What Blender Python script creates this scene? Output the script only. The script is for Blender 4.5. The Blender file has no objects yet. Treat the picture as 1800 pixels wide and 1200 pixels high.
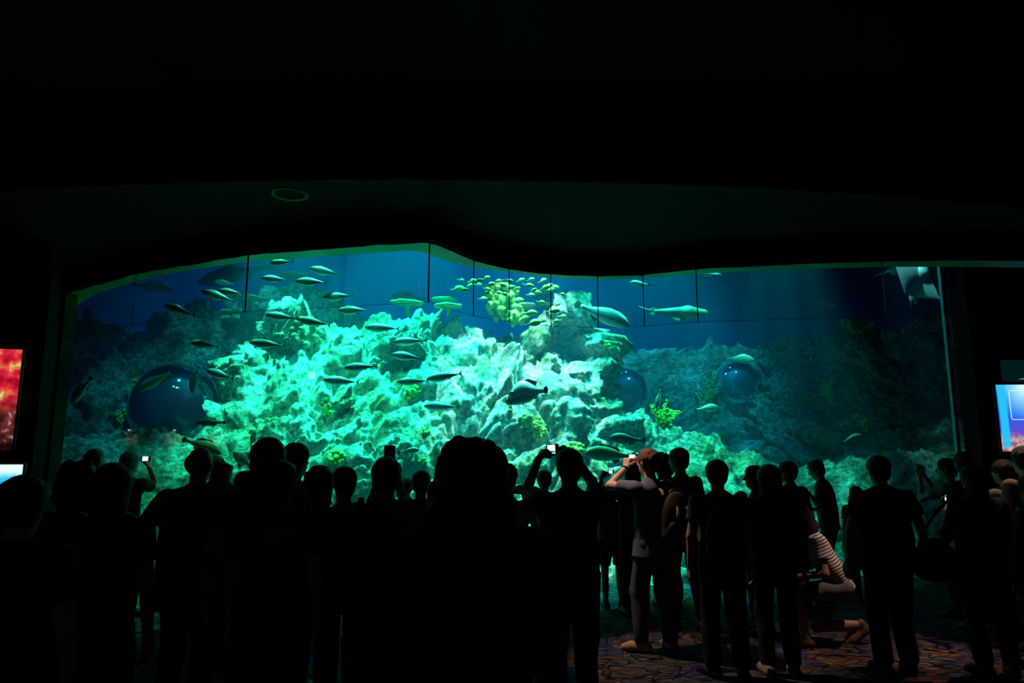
import bpy, math, random
import numpy as np
from mathutils import Vector, Matrix, Euler
from mathutils.bvhtree import BVHTree

# ------------------------------------------------------------------ camera, world, light, exposure
SC = bpy.context.scene
COL = SC.collection
CAM_Z, FPX, PITCH = 1.65, 1250.0, math.radians(9.09)
cam_d = bpy.data.cameras.new('camera'); cam = bpy.data.objects.new('camera', cam_d); COL.objects.link(cam)
cam_d.sensor_width = 36.0; cam_d.lens = FPX / 1800 * 36.0; cam_d.clip_end = 200
cam.location = (0, 0, CAM_Z); cam.rotation_euler = (math.pi / 2 + PITCH, 0, 0)
SC.camera = cam
w = bpy.data.worlds.new('world'); SC.world = w; w.use_nodes = True
w.node_tree.nodes['Background'].inputs[0].default_value = (0.02, 0.02, 0.025, 1)
w.node_tree.nodes['Background'].inputs[1].default_value = 0.02
vs = SC.view_settings
vs.view_transform = 'Standard'; vs.look = 'None'; vs.exposure = 0.0; vs.gamma = 1.0; vs.use_curve_mapping = False
SC.cycles.max_bounces = 8; SC.cycles.diffuse_bounces = 2; SC.cycles.glossy_bounces = 3
SC.cycles.transparent_max_bounces = 24; SC.cycles.volume_bounces = 0
SC.cycles.caustics_reflective = False; SC.cycles.caustics_refractive = False
SC.cycles.sample_clamp_indirect = 3.0
SC.cycles.use_denoising = True

def acr_y(px, v=40):                       # world Y of the window plane seen in pixel column px
    yc = FPX * math.cos(PITCH) + v * math.sin(PITCH)
    return 9.1 / (1 - 0.243 * (px - 900) / yc)
def P(px, py, Y):                          # point of the place seen at (px, py) whose world Y is Y
    u, v = px - 900, py - 600
    yc = FPX * math.cos(PITCH) + v * math.sin(PITCH); zc = FPX * math.sin(PITCH) - v * math.cos(PITCH)
    return Vector((u * Y / yc, Y, CAM_Z + zc * Y / yc))
def T(px, py, d):                          # point inside the tank, d metres behind the window
    return P(px, py, acr_y(px, py - 600) + d)
def PZ(px, py, z):                         # point at height z
    u, v = px - 900, py - 600
    yc = FPX * math.cos(PITCH) + v * math.sin(PITCH); zc = FPX * math.sin(PITCH) - v * math.cos(PITCH)
    Y = (z - CAM_Z) / zc * yc
    return Vector((u * Y / yc, Y, z))

def spot(name, loc, target, power, color, angle, radius=0.08, blend=0.6, gobo=0.0, gscale=14.0):
    d = bpy.data.lights.new(name, 'SPOT'); o = bpy.data.objects.new(name, d); COL.objects.link(o)
    o.location = loc; d.energy = power; d.color = color; d.spot_size = math.radians(angle); d.spot_blend = blend
    d.shadow_soft_size = radius
    o.rotation_euler = (Vector(target) - Vector(loc)).to_track_quat('-Z', 'Y').to_euler()
    if gobo > 0:                           # cell pattern put into the beam stands in for caustics of rippled water
        d.use_nodes = True; nt = d.node_tree; em = nt.nodes['Emission']
        g = nt.nodes.new('ShaderNodeNewGeometry')
        n1 = nt.nodes.new('ShaderNodeTexNoise'); n1.inputs['Scale'].default_value = gscale * .6
        mx = nt.nodes.new('ShaderNodeVectorMath'); mx.operation = 'MULTIPLY_ADD'
        mx.inputs[1].default_value = (.12, .12, .12)
        vo = nt.nodes.new('ShaderNodeTexVoronoi'); vo.feature = 'SMOOTH_F1'; vo.inputs['Scale'].default_value = gscale
        nt.links.new(g.outputs['Incoming'], n1.inputs['Vector'])
        nt.links.new(n1.outputs['Color'], mx.inputs[0]); nt.links.new(g.outputs['Incoming'], mx.inputs[2])
        nt.links.new(mx.outputs[0], vo.inputs['Vector'])
        r = nt.nodes.new('ShaderNodeMapRange'); r.inputs['From Min'].default_value = .25; r.inputs['From Max'].default_value = .75
        r.inputs['To Min'].default_value = 1 - gobo; r.inputs['To Max'].default_value = 1 + 2.5 * gobo
        nt.links.new(vo.outputs['Distance'], r.inputs['Value']); nt.links.new(r.outputs[0], em.inputs['Strength'])
    return o
CY = (0.10, 1.0, 0.74)
WT = (0.42, 1.0, 0.90)
# lamps hung over the tank
BL = (.04, .40, .82)
spot('tank_lamp', (0.2, 11.3, 7.6), (0.1, 11.3, 1.8), 2700, (.9, 1, .92), 36, gobo=1.0, gscale=34)
spot('tank_lamp', (1.0, 11.4, 7.6), (0.5, 11.1, 1.2), 1200, (.5, 1, .85), 26, gobo=.8, gscale=34)
spot('tank_lamp', (-1.6, 11.2, 7.6), (-1.8, 11.0, 1.4), 7600, (.02, 1, .66), 46, gobo=.5, gscale=26)
spot('tank_lamp', (-3.5, 11.0, 7.6), (-3.4, 11.0, 1.6), 6000, (.04, 1, .60), 36, gobo=.6, gscale=28)
spot('tank_lamp', (0.6, 10.9, 7.6), (0.1, 10.8, 1.0), 5200, (.02, 1, .78), 46, gobo=.4, gscale=20)
spot('tank_lamp', (-2.6, 9.1, 6.4), (-2.8, 9.9, .2), 1300, (.05, 1, .5), 60, gobo=.4, gscale=20)
spot('tank_lamp', (-4.6, 10.2, 7.6), (-4.9, 11.8, 1.6), 800, (.03, .62, .85), 62, gobo=.5)
spot('tank_lamp', (2.4, 11.4, 7.6), (2.0, 11.2, .3), 4600, (.04, 1, .64), 44, gobo=.6, gscale=24)
spot('tank_lamp', (4.4, 11.2, 7.6), (3.9, 11.9, .2), 2500, (.05, .9, .66), 44, gobo=.5)
spot('tank_lamp', (3.4, 12.5, 7.8), (3.0, 15.6, 2.5), 1700, (.03, .52, .88), 60, gobo=.3)
spot('tank_lamp', (-1.0, 15.5, 8.6), (-.5, 20.0, 3.0), 1150, BL, 140)
spot('tank_lamp', (-6.0, 15.0, 8.6), (-6.5, 19.0, 3.0), 700, BL, 130)
spot('tank_lamp', (3.0, 16.5, 8.6), (3.0, 20.0, 3.0), 250, BL, 110)
spot('tank_lamp', (5.5, 10.6, 6.4), (6.5, 11.3, 4.4), 520, (.2, .9, .95), 25)  # extra spot added inside the water to brighten the eagle ray
for dx in (-.45, 0.1, .42): spot('tank_lamp', (-4.5 + dx, 9.0, 6.0), (-5.6, 12.0, 2.4), 60, (.3, .95, 1), 18, radius=.06)  # weak narrow spots added to put glints on the left dome
spot('tank_lamp', (6.0, 10.8, 7.4), (6.3, 12.0, .6), 90, (.04, .6, .8), 50)
# ceiling downlights over the visitors: warm pools on the carpet and on the people under them
spot('ceiling_lamp', (0.25, 6.75, 3.42), (1.45, 6.1, 0.0), 200, (1.0, .70, .54), 34, radius=.03, blend=.5)
spot('ceiling_lamp', (3.75, 6.0, 3.5), (3.05, 6.6, 0.0), 200, (1.0, .60, .46), 30, radius=.03, blend=.6)
spot('ceiling_lamp', (4.7, 7.0, 3.4), (4.0, 5.7, 0.0), 150, (1.0, .62, .45), 34, radius=.03, blend=.6)
spot('ceiling_lamp', (-0.4, -1.5, 3.7), (-0.2, 3.6, 0.6), 3, (.9, .95, 1.0), 110, radius=.1)  # unseen fill lamp added behind the camera to lift the visitors' backs

# ------------------------------------------------------------------ helpers
rng = random.Random(7)
def smooth01(t): return t * t * (3 - 2 * t)
def _hash(i, j, k, s=0):
    h = (i * 374761393 + j * 668265263 + k * 2147483647 + s * 974711) & 0xffffffff
    h = ((h ^ (h >> 13)) * 1274126177) & 0xffffffff
    h = (h ^ (h >> 16)) & 0xffffffff
    return h / 4294967295.0
def vnoise(p, s=0):                        # value noise in [-1, 1]; p is (n, 3)
    f = np.floor(p).astype(np.int64); t = p - f; t = t * t * (3 - 2 * t); out = 0
    for a in (0, 1):
        for b in (0, 1):
            for c in (0, 1):
                wgt = (t[:, 0] if a else 1 - t[:, 0]) * (t[:, 1] if b else 1 - t[:, 1]) * (t[:, 2] if c else 1 - t[:, 2])
                out = out + wgt * _hash(f[:, 0] + a, f[:, 1] + b, f[:, 2] + c, s)
    return out * 2 - 1
def fbm(p, octs=4, s=0, gain=.5):
    a, out = 1.0, 0
    for o in range(octs):
        out = out + a * vnoise(p, s + o); p = p * 2.03 + 11.3; a *= gain
    return out
def ridged(p, octs=4, s=0):
    a, out = 1.0, 0
    for o in range(octs):
        out = out + a * (1 - np.abs(vnoise(p, s + o)) * 2); p = p * 2.1 + 5.7; a *= .5
    return out
def worley(p, s=0):
    f = np.floor(p).astype(np.int64); best = np.full(len(p), 9.0)
    for a in (-1, 0, 1):
        for b in (-1, 0, 1):
            for c in (-1, 0, 1):
                i, j, k = f[:, 0] + a, f[:, 1] + b, f[:, 2] + c
                q = np.stack([i + _hash(i, j, k, s), j + _hash(i, j, k, s + 1), k + _hash(i, j, k, s + 2)], 1)
                best = np.minimum(best, ((q - p) ** 2).sum(1))
    return np.sqrt(best)

def cells(p, s=0):                         # nearest and second nearest cell distance, and the cell's own random number
    f = np.floor(p).astype(np.int64); b1 = np.full(len(p), 9.0); b2 = np.full(len(p), 9.0); r = np.zeros(len(p))
    for a in (-1, 0, 1):
        for b in (-1, 0, 1):
            for c in (-1, 0, 1):
                i, j, k = f[:, 0] + a, f[:, 1] + b, f[:, 2] + c
                q = np.stack([i + _hash(i, j, k, s), j + _hash(i, j, k, s + 1), k + _hash(i, j, k, s + 2)], 1)
                d = ((q - p) ** 2).sum(1); n = d < b1
                b2 = np.where(n, b1, np.minimum(b2, d)); r = np.where(n, _hash(i, j, k, s + 7), r); b1 = np.where(n, d, b1)
    return np.sqrt(b1), np.sqrt(b2), r
def new_obj(name, verts, faces, mat=None, parent=None, smooth=True):
    me = bpy.data.meshes.new(name)
    me.from_pydata([tuple(v) for v in verts] if not isinstance(verts, np.ndarray) else verts.tolist(), [],
                   faces if not isinstance(faces, np.ndarray) else faces.tolist())
    if smooth and len(me.polygons): me.polygons.foreach_set('use_smooth', [True] * len(me.polygons))
    me.update()
    o = bpy.data.objects.new(name, me); COL.objects.link(o)
    if mat: me.materials.append(mat)
    if parent is not None: o.parent = parent
    return o
def tag(o, label=None, cat=None, group=None, kind=None):
    if label: o['label'] = label
    if cat: o['category'] = cat
    if group: o['group'] = group
    if kind: o['kind'] = kind
    return o
def empty(name, loc=(0, 0, 0), rz=0.0):
    o = bpy.data.objects.new(name, None); COL.objects.link(o); o.location = loc; o.rotation_euler = (0, 0, rz)
    o.empty_display_size = .1
    return o
def copy_tree(o, parent=None):
    c = o.copy(); COL.objects.link(c)
    if parent is not None: c.parent = parent
    for ch in [x for x in bpy.data.objects if x.parent == o]: copy_tree(ch, c)
    return c
class MB:                                  # collects boxes, prisms, tubes, lathes into one mesh
    def __init__(s): s.v = []; s.f = []
    def add(s, v, f):
        b = len(s.v); s.v += [tuple(x) for x in v]; s.f += [tuple(i + b for i in q) for q in f]; return s
    def box(s, c, d, R=None, bev=0.0):
        x, y, z = d[0] / 2, d[1] / 2, d[2] / 2
        if bev <= 0:
            vv = [Vector((a * x, b * y, g * z)) for a in (-1, 1) for b in (-1, 1) for g in (-1, 1)]
            ff = [(0, 1, 3, 2), (4, 6, 7, 5), (0, 4, 5, 1), (2, 3, 7, 6), (0, 2, 6, 4), (1, 5, 7, 3)]
        else:                              # rounded in x-z outline, extruded along y, chamfered
            vv, ff = [], []
            out = []
            for (cx, cz, a0) in ((x - bev, z - bev, 0), (-x + bev, z - bev, 90), (-x + bev, -z + bev, 180), (x - bev, -z + bev, 270)):
                for k in range(5):
                    a = math.radians(a0 + k * 22.5); out.append((cx, cz, math.cos(a), math.sin(a)))
            n = len(out)
            for (yy, r) in ((-y, bev * .5), (-y + bev * .5, bev), (y - bev * .5, bev), (y, bev * .5)):
                for (cx, cz, ca, sa) in out: vv.append(Vector((cx + ca * r, yy, cz + sa * r)))
            for k in range(3):
                for i in range(n):
                    j = (i + 1) % n; ff.append((k * n + i, k * n + j, (k + 1) * n + j, (k + 1) * n + i))
            ff.append(tuple(range(n))); ff.append(tuple(range(4 * n - 1, 3 * n - 1, -1)))
        if R is not None: vv = [R @ q for q in vv]
        c = Vector(c); return s.add([q + c for q in vv], ff)
    def tube(s, pts, r, n=8, cap=True):
        pts = [Vector(p) for p in pts]; m = len(pts); rr = r if isinstance(r, (list, tuple)) else [r] * m
        vv, ff = [], []; up = Vector((0, 0, 1))
        for i, p in enumerate(pts):
            t = (pts[min(i + 1, m - 1)] - pts[max(i - 1, 0)])
            t = t.normalized() if t.length > 1e-9 else Vector((0, 0, 1))
            a = t.cross(up if abs(t.z) < .95 else Vector((1, 0, 0))).normalized(); b = t.cross(a)
            for k in range(n):
                an = 2 * math.pi * k / n; vv.append(p + (a * math.cos(an) + b * math.sin(an)) * rr[i])
        for i in range(m - 1):
            for k in range(n):
                ff.append((i * n + k, i * n + (k + 1) % n, (i + 1) * n + (k + 1) % n, (i + 1) * n + k))
        if cap: ff += [tuple(range(n - 1, -1, -1)), tuple(range((m - 1) * n, m * n))]
        return s.add(vv, ff)
    def lathe(s, prof, c=(0, 0, 0), n=24):
        vv = [Vector((r * math.cos(2 * math.pi * k / n), r * math.sin(2 * math.pi * k / n), z)) + Vector(c) for r, z in prof for k in range(n)]
        ff = [(i * n + k, i * n + (k + 1) % n, (i + 1) * n + (k + 1) % n, (i + 1) * n + k) for i in range(len(prof) - 1) for k in range(n)]
        return s.add(vv, ff)
    def ball(s, c, r, n=10):
        rx, ry, rz = r if isinstance(r, (list, tuple)) else (r, r, r)
        vv, ff = [], []; m = n // 2 + 1
        for i in range(m):
            th = math.pi * i / (m - 1)
            for k in range(n):
                ph = 2 * math.pi * k / n
                vv.append(Vector((rx * math.sin(th) * math.cos(ph), ry * math.sin(th) * math.sin(ph), rz * math.cos(th))) + Vector(c))
        for i in range(m - 1):
            for k in range(n): ff.append((i * n + k, (i + 1) * n + k, (i + 1) * n + (k + 1) % n, i * n + (k + 1) % n))
        return s.add(vv, ff)
    def prism(s, outline, nvec, th):       # outline: 3D points, thickness th along nvec
        nv = Vector(nvec).normalized() * th / 2; n = len(outline)
        vv = [Vector(p) - nv for p in outline] + [Vector(p) + nv for p in outline]
        ff = [tuple(range(n - 1, -1, -1)), tuple(range(n, 2 * n))] + [(i, (i + 1) % n, n + (i + 1) % n, n + i) for i in range(n)]
        return s.add(vv, ff)
    def build(s, name, mat=None, parent=None, smooth=False): return new_obj(name, s.v, s.f, mat, parent, smooth)

# ------------------------------------------------------------------ distance-field modelling: smooth unions turned into one surface
class SDF:
    def __init__(s, lo, hi, vox):
        s.vox = vox; s.lo = np.array(lo, float) - 3 * vox
        s.n = np.ceil((np.array(hi, float) + 3 * vox - s.lo) / vox).astype(int) + 1
        s.F = np.full(s.n, 0.2, np.float32)
    def _win(s, lo, hi):
        a = np.clip(np.floor((lo - s.lo) / s.vox).astype(int), 0, s.n - 1); b = np.clip(np.ceil((hi - s.lo) / s.vox).astype(int) + 1, 1, s.n)
        if (b <= a).any(): return None
        ax = [s.lo[i] + s.vox * np.arange(a[i], b[i]) for i in range(3)]
        return tuple(slice(a[i], b[i]) for i in range(3)), np.meshgrid(*ax, indexing='ij')
    def _put(s, sl, d, k, sub=False):
        F = s.F[sl]; d = d.astype(np.float32)
        if sub: s.F[sl] = np.maximum(F, -d); return
        if k > 0:
            h = np.maximum(k - np.abs(F - d), 0) / k; s.F[sl] = np.minimum(F, d) - h * h * k * .25
        else: s.F[sl] = np.minimum(F, d)
    def cone(s, a, b, ra, rb, k=.02, sq=None, sf=1.0, sub=False):   # tapered capsule; sq = direction squashed by sf
        a = np.array(a, float); b = np.array(b, float); m = max(ra, rb) * max(1, sf) + k + 3 * s.vox
        wn = s._win(np.minimum(a, b) - m, np.maximum(a, b) + m)
        if wn is None: return s
        sl, (X, Y, Z) = wn; ab = b - a; L = max(float(ab @ ab), 1e-9)
        t = np.clip(((X - a[0]) * ab[0] + (Y - a[1]) * ab[1] + (Z - a[2]) * ab[2]) / L, 0, 1)
        qx, qy, qz = X - a[0] - t * ab[0], Y - a[1] - t * ab[1], Z - a[2] - t * ab[2]
        if sq is not None:
            n = np.array(sq, float); n /= np.linalg.norm(n); e = (qx * n[0] + qy * n[1] + qz * n[2]) * (1 / sf - 1)
            qx, qy, qz = qx + e * n[0], qy + e * n[1], qz + e * n[2]
        d = np.sqrt(qx * qx + qy * qy + qz * qz) - (ra + (rb - ra) * t)
        if sq is not None: d *= min(1, sf + .12)
        s._put(sl, d, k, sub); return s
    def ell(s, c, r, R=None, k=.02, sub=False):
        c = np.array(c, float); r = np.array(r, float) if hasattr(r, '__len__') else np.array([r, r, r], float)
        m = r.max() + k + 3 * s.vox; wn = s._win(c - m, c + m)
        if wn is None: return s
        sl, (X, Y, Z) = wn; q = np.stack([X - c[0], Y - c[1], Z - c[2]], -1)
        if R is not None: q = q @ np.array(R, float)   # columns of R = ellipsoid axes
        q = q / r; l = np.sqrt((q * q).sum(-1)); g = np.sqrt(((q / r) ** 2).sum(-1)) + 1e-9
        s._put(sl, l * (l - 1) / g, k, sub); return s
    def cut(s, pt, n):                     # remove everything on the +n side of a plane
        X, Y, Z = np.meshgrid(*[s.lo[i] + s.vox * np.arange(s.n[i]) for i in range(3)], indexing='ij')
        n = np.array(n, float); n /= np.linalg.norm(n)
        s.F = np.maximum(s.F, ((X - pt[0]) * n[0] + (Y - pt[1]) * n[1] + (Z - pt[2]) * n[2]).astype(np.float32)); return s
    def mesh(s):
        F = s.F.copy()
        F[0], F[-1], F[:, 0], F[:, -1], F[:, :, 0], F[:, :, -1] = .1, .1, .1, .1, .1, .1
        ins = F < 0; c = np.zeros(tuple(np.array(F.shape) - 1), np.int8)
        corners = [(a, b, g) for a in (0, 1) for b in (0, 1) for g in (0, 1)]
        nx, ny, nz = F.shape
        def sh(A, o): return A[o[0]:nx - 1 + o[0], o[1]:ny - 1 + o[1], o[2]:nz - 1 + o[2]]
        for o in corners: c += sh(ins, o)
        act = np.argwhere((c > 0) & (c < 8))
        if len(act) == 0: return np.zeros((0, 3)), np.zeros((0, 4), int)
        idx = np.full(c.shape, -1, np.int64); idx[tuple(act.T)] = np.arange(len(act))
        acc = np.zeros((len(act), 3)); cnt = np.zeros(len(act))
        for o in corners:
            for ax in range(3):
                if o[ax]: continue
                o2 = list(o); o2[ax] = 1
                f1 = F[tuple((act + o).T)]; f2 = F[tuple((act + o2).T)]
                m = (f1 < 0) != (f2 < 0); t = np.where(m, f1 / np.where(m, f1 - f2, 1), 0)
                p = np.tile(np.array(o, float), (len(act), 1)); p[:, ax] += t
                acc[m] += p[m]; cnt[m] += 1
        V = s.lo + s.vox * (act + acc / cnt[:, None])
        Q = []
        for ax in range(3):
            b, g = (ax + 1) % 3, (ax + 2) % 3
            i1 = [slice(None)] * 3; i2 = [slice(None)] * 3; i1[ax] = slice(0, -1); i2[ax] = slice(1, None)
            A, B = ins[tuple(i1)], ins[tuple(i2)]
            for rev in (False, True):
                e = np.argwhere(A & ~B) if not rev else np.argwhere(~A & B)
                e = e[(e[:, b] > 0) & (e[:, g] > 0) & (e[:, b] < F.shape[b] - 1) & (e[:, g] < F.shape[g] - 1)]
                ob = np.zeros(3, int); ob[b] = 1; og = np.zeros(3, int); og[g] = 1
                q = [idx[tuple((e - ob - og).T)], idx[tuple((e - og).T)], idx[tuple(e.T)], idx[tuple((e - ob).T)]]
                if rev: q = q[::-1]
                Q.append(np.stack(q, 1))
        Q = np.concatenate(Q); return V, Q[(Q >= 0).all(1)]
    def build(s, name, mat, parent=None, folds=0.0, fscale=14.0, seed=0, fn=None):
        V, Q = s.mesh()
        if folds > 0:
            p = V * np.array([fscale, fscale, fscale * .45]) + seed * 3.7
            V = V + np.stack([vnoise(p, 3), vnoise(p + 50, 4), vnoise(p + 90, 5) * .3], 1) * folds
        if fn is not None: V = fn(V)
        return new_obj(name, V, Q, mat, parent)

# ------------------------------------------------------------------ materials
def principled(name, color, rough=.6, metal=0.0, spec=.5, noise=None, bump=None, emis=None, estr=0.0, alpha=1.0, sheen=0.0):
    """noise = (color2, scale, lo, hi); bump = (scale, strength, dist)"""
    m = bpy.data.materials.new(name); m.use_nodes = True; nt = m.node_tree; b = nt.nodes['Principled BSDF']
    b.inputs['Base Color'].default_value = (*color, 1); b.inputs['Roughness'].default_value = rough
    b.inputs['Metallic'].default_value = metal; b.inputs['Specular IOR Level'].default_value = spec
    tc = nt.nodes.new('ShaderNodeTexCoord')
    if noise:
        n = nt.nodes.new('ShaderNodeTexNoise'); n.inputs['Scale'].default_value = noise[1]; n.inputs['Detail'].default_value = 6
        r = nt.nodes.new('ShaderNodeValToRGB'); r.color_ramp.elements[0].position = noise[2]; r.color_ramp.elements[1].position = noise[3]
        r.color_ramp.elements[0].color = (*color, 1); r.color_ramp.elements[1].color = (*noise[0], 1)
        nt.links.new(tc.outputs['Object'], n.inputs['Vector']); nt.links.new(n.outputs['Fac'], r.inputs[0]); nt.links.new(r.outputs[0], b.inputs['Base Color'])
    if bump:
        n = nt.nodes.new('ShaderNodeTexNoise'); n.inputs['Scale'].default_value = bump[0]; n.inputs['Detail'].default_value = 5
        bm = nt.nodes.new('ShaderNodeBump'); bm.inputs['Strength'].default_value = bump[1]; bm.inputs['Distance'].default_value = bump[2]
        nt.links.new(tc.outputs['Object'], n.inputs['Vector']); nt.links.new(n.outputs['Fac'], bm.inputs['Height']); nt.links.new(bm.outputs[0], b.inputs['Normal'])
    if emis: b.inputs['Emission Color'].default_value = (*emis, 1); b.inputs['Emission Strength'].default_value = estr
    return m
def glass_mat(name, tint=(1, 1, 1), ior=1.45, rough=0.0, boost=1.0):
    m = bpy.data.materials.new(name); m.use_nodes = True; nt = m.node_tree; nt.nodes.clear()
    o = nt.nodes.new('ShaderNodeOutputMaterial'); mx = nt.nodes.new('ShaderNodeMixShader')
    tr = nt.nodes.new('ShaderNodeBsdfTransparent'); gl = nt.nodes.new('ShaderNodeBsdfGlossy'); fr = nt.nodes.new('ShaderNodeLayerWeight')
    tr.inputs[0].default_value = (*tint, 1); gl.inputs['Roughness'].default_value = rough; fr.inputs['Blend'].default_value = .5
    pw = nt.nodes.new('ShaderNodeMath'); pw.operation = 'POWER'; pw.inputs[1].default_value = 5
    mm = nt.nodes.new('ShaderNodeMath'); mm.operation = 'MULTIPLY_ADD'; mm.inputs[1].default_value = .9 * boost; mm.inputs[2].default_value = .045 * boost
    nt.links.new(fr.outputs['Facing'], pw.inputs[0]); nt.links.new(pw.outputs[0], mm.inputs[0]); nt.links.new(mm.outputs[0], mx.inputs[0])
    nt.links.new(tr.outputs[0], mx.inputs[1]); nt.links.new(gl.outputs[0], mx.inputs[2]); nt.links.new(mx.outputs[0], o.inputs[0])
    return m
def rock_mat(name, c1, c2, c3, sc=1.0):
    m = bpy.data.materials.new(name); m.use_nodes = True; nt = m.node_tree; b = nt.nodes['Principled BSDF']
    b.inputs['Roughness'].default_value = .8; b.inputs['Specular IOR Level'].default_value = .25
    tc = nt.nodes.new('ShaderNodeTexCoord'); L = nt.links.new
    n1 = nt.nodes.new('ShaderNodeTexNoise'); n1.inputs['Scale'].default_value = 1.7 * sc; n1.inputs['Detail'].default_value = 9; n1.inputs['Roughness'].default_value = .65
    r1 = nt.nodes.new('ShaderNodeValToRGB'); e = r1.color_ramp.elements
    e[0].position = .36; e[0].color = (*c1, 1); e[1].position = .62; e[1].color = (*c3, 1); k = e.new(.5); k.color = (*c2, 1)
    n2 = nt.nodes.new('ShaderNodeTexNoise'); n2.inputs['Scale'].default_value = 13 * sc; n2.inputs['Detail'].default_value = 8; n2.inputs['Roughness'].default_value = .7
    r2 = nt.nodes.new('ShaderNodeMapRange'); r2.inputs['From Min'].default_value = .35; r2.inputs['From Max'].default_value = .65
    r2.inputs['To Min'].default_value = .22; r2.inputs['To Max'].default_value = 1.45
    mx = nt.nodes.new('ShaderNodeVectorMath'); mx.operation = 'SCALE'
    vo = nt.nodes.new('ShaderNodeTexVoronoi'); vo.inputs['Scale'].default_value = 9 * sc
    ad = nt.nodes.new('ShaderNodeMath'); ad.operation = 'MULTIPLY_ADD'; ad.inputs[1].default_value = .5
    bm = nt.nodes.new('ShaderNodeBump'); bm.inputs['Strength'].default_value = 1.0; bm.inputs['Distance'].default_value = .09
    for n in (n1, n2, vo): L(tc.outputs['Object'], n.inputs['Vector'])
    L(n1.outputs['Fac'], r1.inputs[0]); L(n2.outputs['Fac'], r2.inputs['Value']); L(r1.outputs[0], mx.inputs[0]); L(r2.outputs[0], mx.inputs['Scale'])
    L(mx.outputs[0], b.inputs['Base Color']); L(vo.outputs['Distance'], ad.inputs[0]); L(n2.outputs['Fac'], ad.inputs[2])
    L(ad.outputs[0], bm.inputs['Height']); L(bm.outputs[0], b.inputs['Normal'])
    return m

M_sole = principled('shoe_sole', (.25, .22, .2), .7)
M_plast = principled('camera_plastic', (.02, .02, .022), .35)
M_screen = principled('lit_screen', (.8, .85, .9), .3, emis=(.80, .93, 1.0), estr=1.4)
M_lens = principled('camera_lens', (.01, .01, .02), .08)
M_black = principled('black_paint', (.004, .004, .005), .9, spec=.05)
M_ceil = principled('ceiling_black', (.0016, .0016, .0018), .8, spec=.2)
M_fascia = principled('fascia_metal', (.012, .014, .014), .6, metal=.0)
M_soffit = principled('soffit_tank_glow', (.02, .50, .11), .30, noise=((.012, .26, .07), 1.1, .3, .7))  # the tank's green light is put into the soffit colour
M_glass = glass_mat('acrylic', boost=.9)
M_curt = glass_mat('curtain_glass', tint=(.93, .97, .95), boost=1.0)
M_seal = principled('black_seal', (.01, .01, .01), .5)
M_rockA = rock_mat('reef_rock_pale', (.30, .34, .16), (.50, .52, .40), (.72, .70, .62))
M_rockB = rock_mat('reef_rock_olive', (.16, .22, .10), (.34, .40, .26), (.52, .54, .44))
M_back = principled('tank_back_blue', (.05, .16, .42), .9)
# ------------------------------------------------------------------ the room
ZS, ZC = 3.45, 3.65
top_px = [(30, 552), (118, 515), (240, 480), (437, 447), (600, 434), (755, 424), (833, 458), (895, 472), (968, 482), (1050, 485), (1130, 483), (1223, 472), (1400, 464), (1550, 458), (1700, 456), (1850, 458)]
crv = [PZ(x, y, ZS) for x, y in top_px]
back_px = [(30, 570), (129, 541), (170, 515), (241, 494), (305, 479), (440, 459), (587, 449), (734, 439), (757, 449), (832, 471), (896, 478), (967, 487), (1050, 492), (1200, 485), (1223, 481), (1400, 473), (1550, 469), (1700, 469), (1850, 471)]
bk = [PZ(x, y, ZS) for x, y in back_px]
A_px = [(30, 525), (115, 490), (240, 459), (440, 430), (600, 413), (770, 397), (803, 393), (835, 408), (900, 440), (965, 457), (1040, 465), (1130, 466), (1225, 460), (1400, 452), (1550, 447), (1700, 445), (1850, 446)]
ac = [PZ(x, y, ZC) for x, y in A_px]
def ribbon(pa, pb, name, mat, parent=None, flip=False):
    n = len(pa); f = [(i, i + 1, n + i + 1, n + i) for i in range(n - 1)]
    return new_obj(name, list(pa) + list(pb), f, mat, parent, False)
def resample(pts, n):
    L = [0]
    for a, b in zip(pts, pts[1:]): L.append(L[-1] + (b - a).length)
    out = []
    for k in range(n):
        s = L[-1] * k / (n - 1); i = max(j for j in range(len(L)) if L[j] <= s + 1e-9); i = min(i, len(pts) - 2)
        out.append(pts[i].lerp(pts[i + 1], (s - L[i]) / (L[i + 1] - L[i])))
    return out
def smooth_poly(pts, it=2):
    for _ in range(it):
        q = [pts[0]]
        for a, b in zip(pts, pts[1:]): q += [a.lerp(b, .25), a.lerp(b, .75)]
        pts = q + [pts[-1]]
    return pts
def strip_solid(pa, pb, h, name, mat):      # flat band between two plan curves with thickness h upwards
    a, b = resample(pa, 90), resample(pb, 90); n = 90; up = Vector((0, 0, h))
    v = a + b + [p + up for p in a] + [p + up for p in b]; f = []
    for i in range(n - 1):
        f += [(i, i + 1, n + i + 1, n + i), (2 * n + i, 3 * n + i, 3 * n + i + 1, 2 * n + i + 1), (i, 2 * n + i, 2 * n + i + 1, i + 1), (n + i, n + i + 1, 3 * n + i + 1, 3 * n + i)]
    f += [(0, n, 3 * n, 2 * n), (n - 1, 3 * n - 1, 4 * n - 1, 2 * n - 1)]
    return new_obj(name, v, f, mat, None, False)
tag(strip_solid(crv, bk, .06, 'trim_1', M_soffit), kind='structure')
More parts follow.
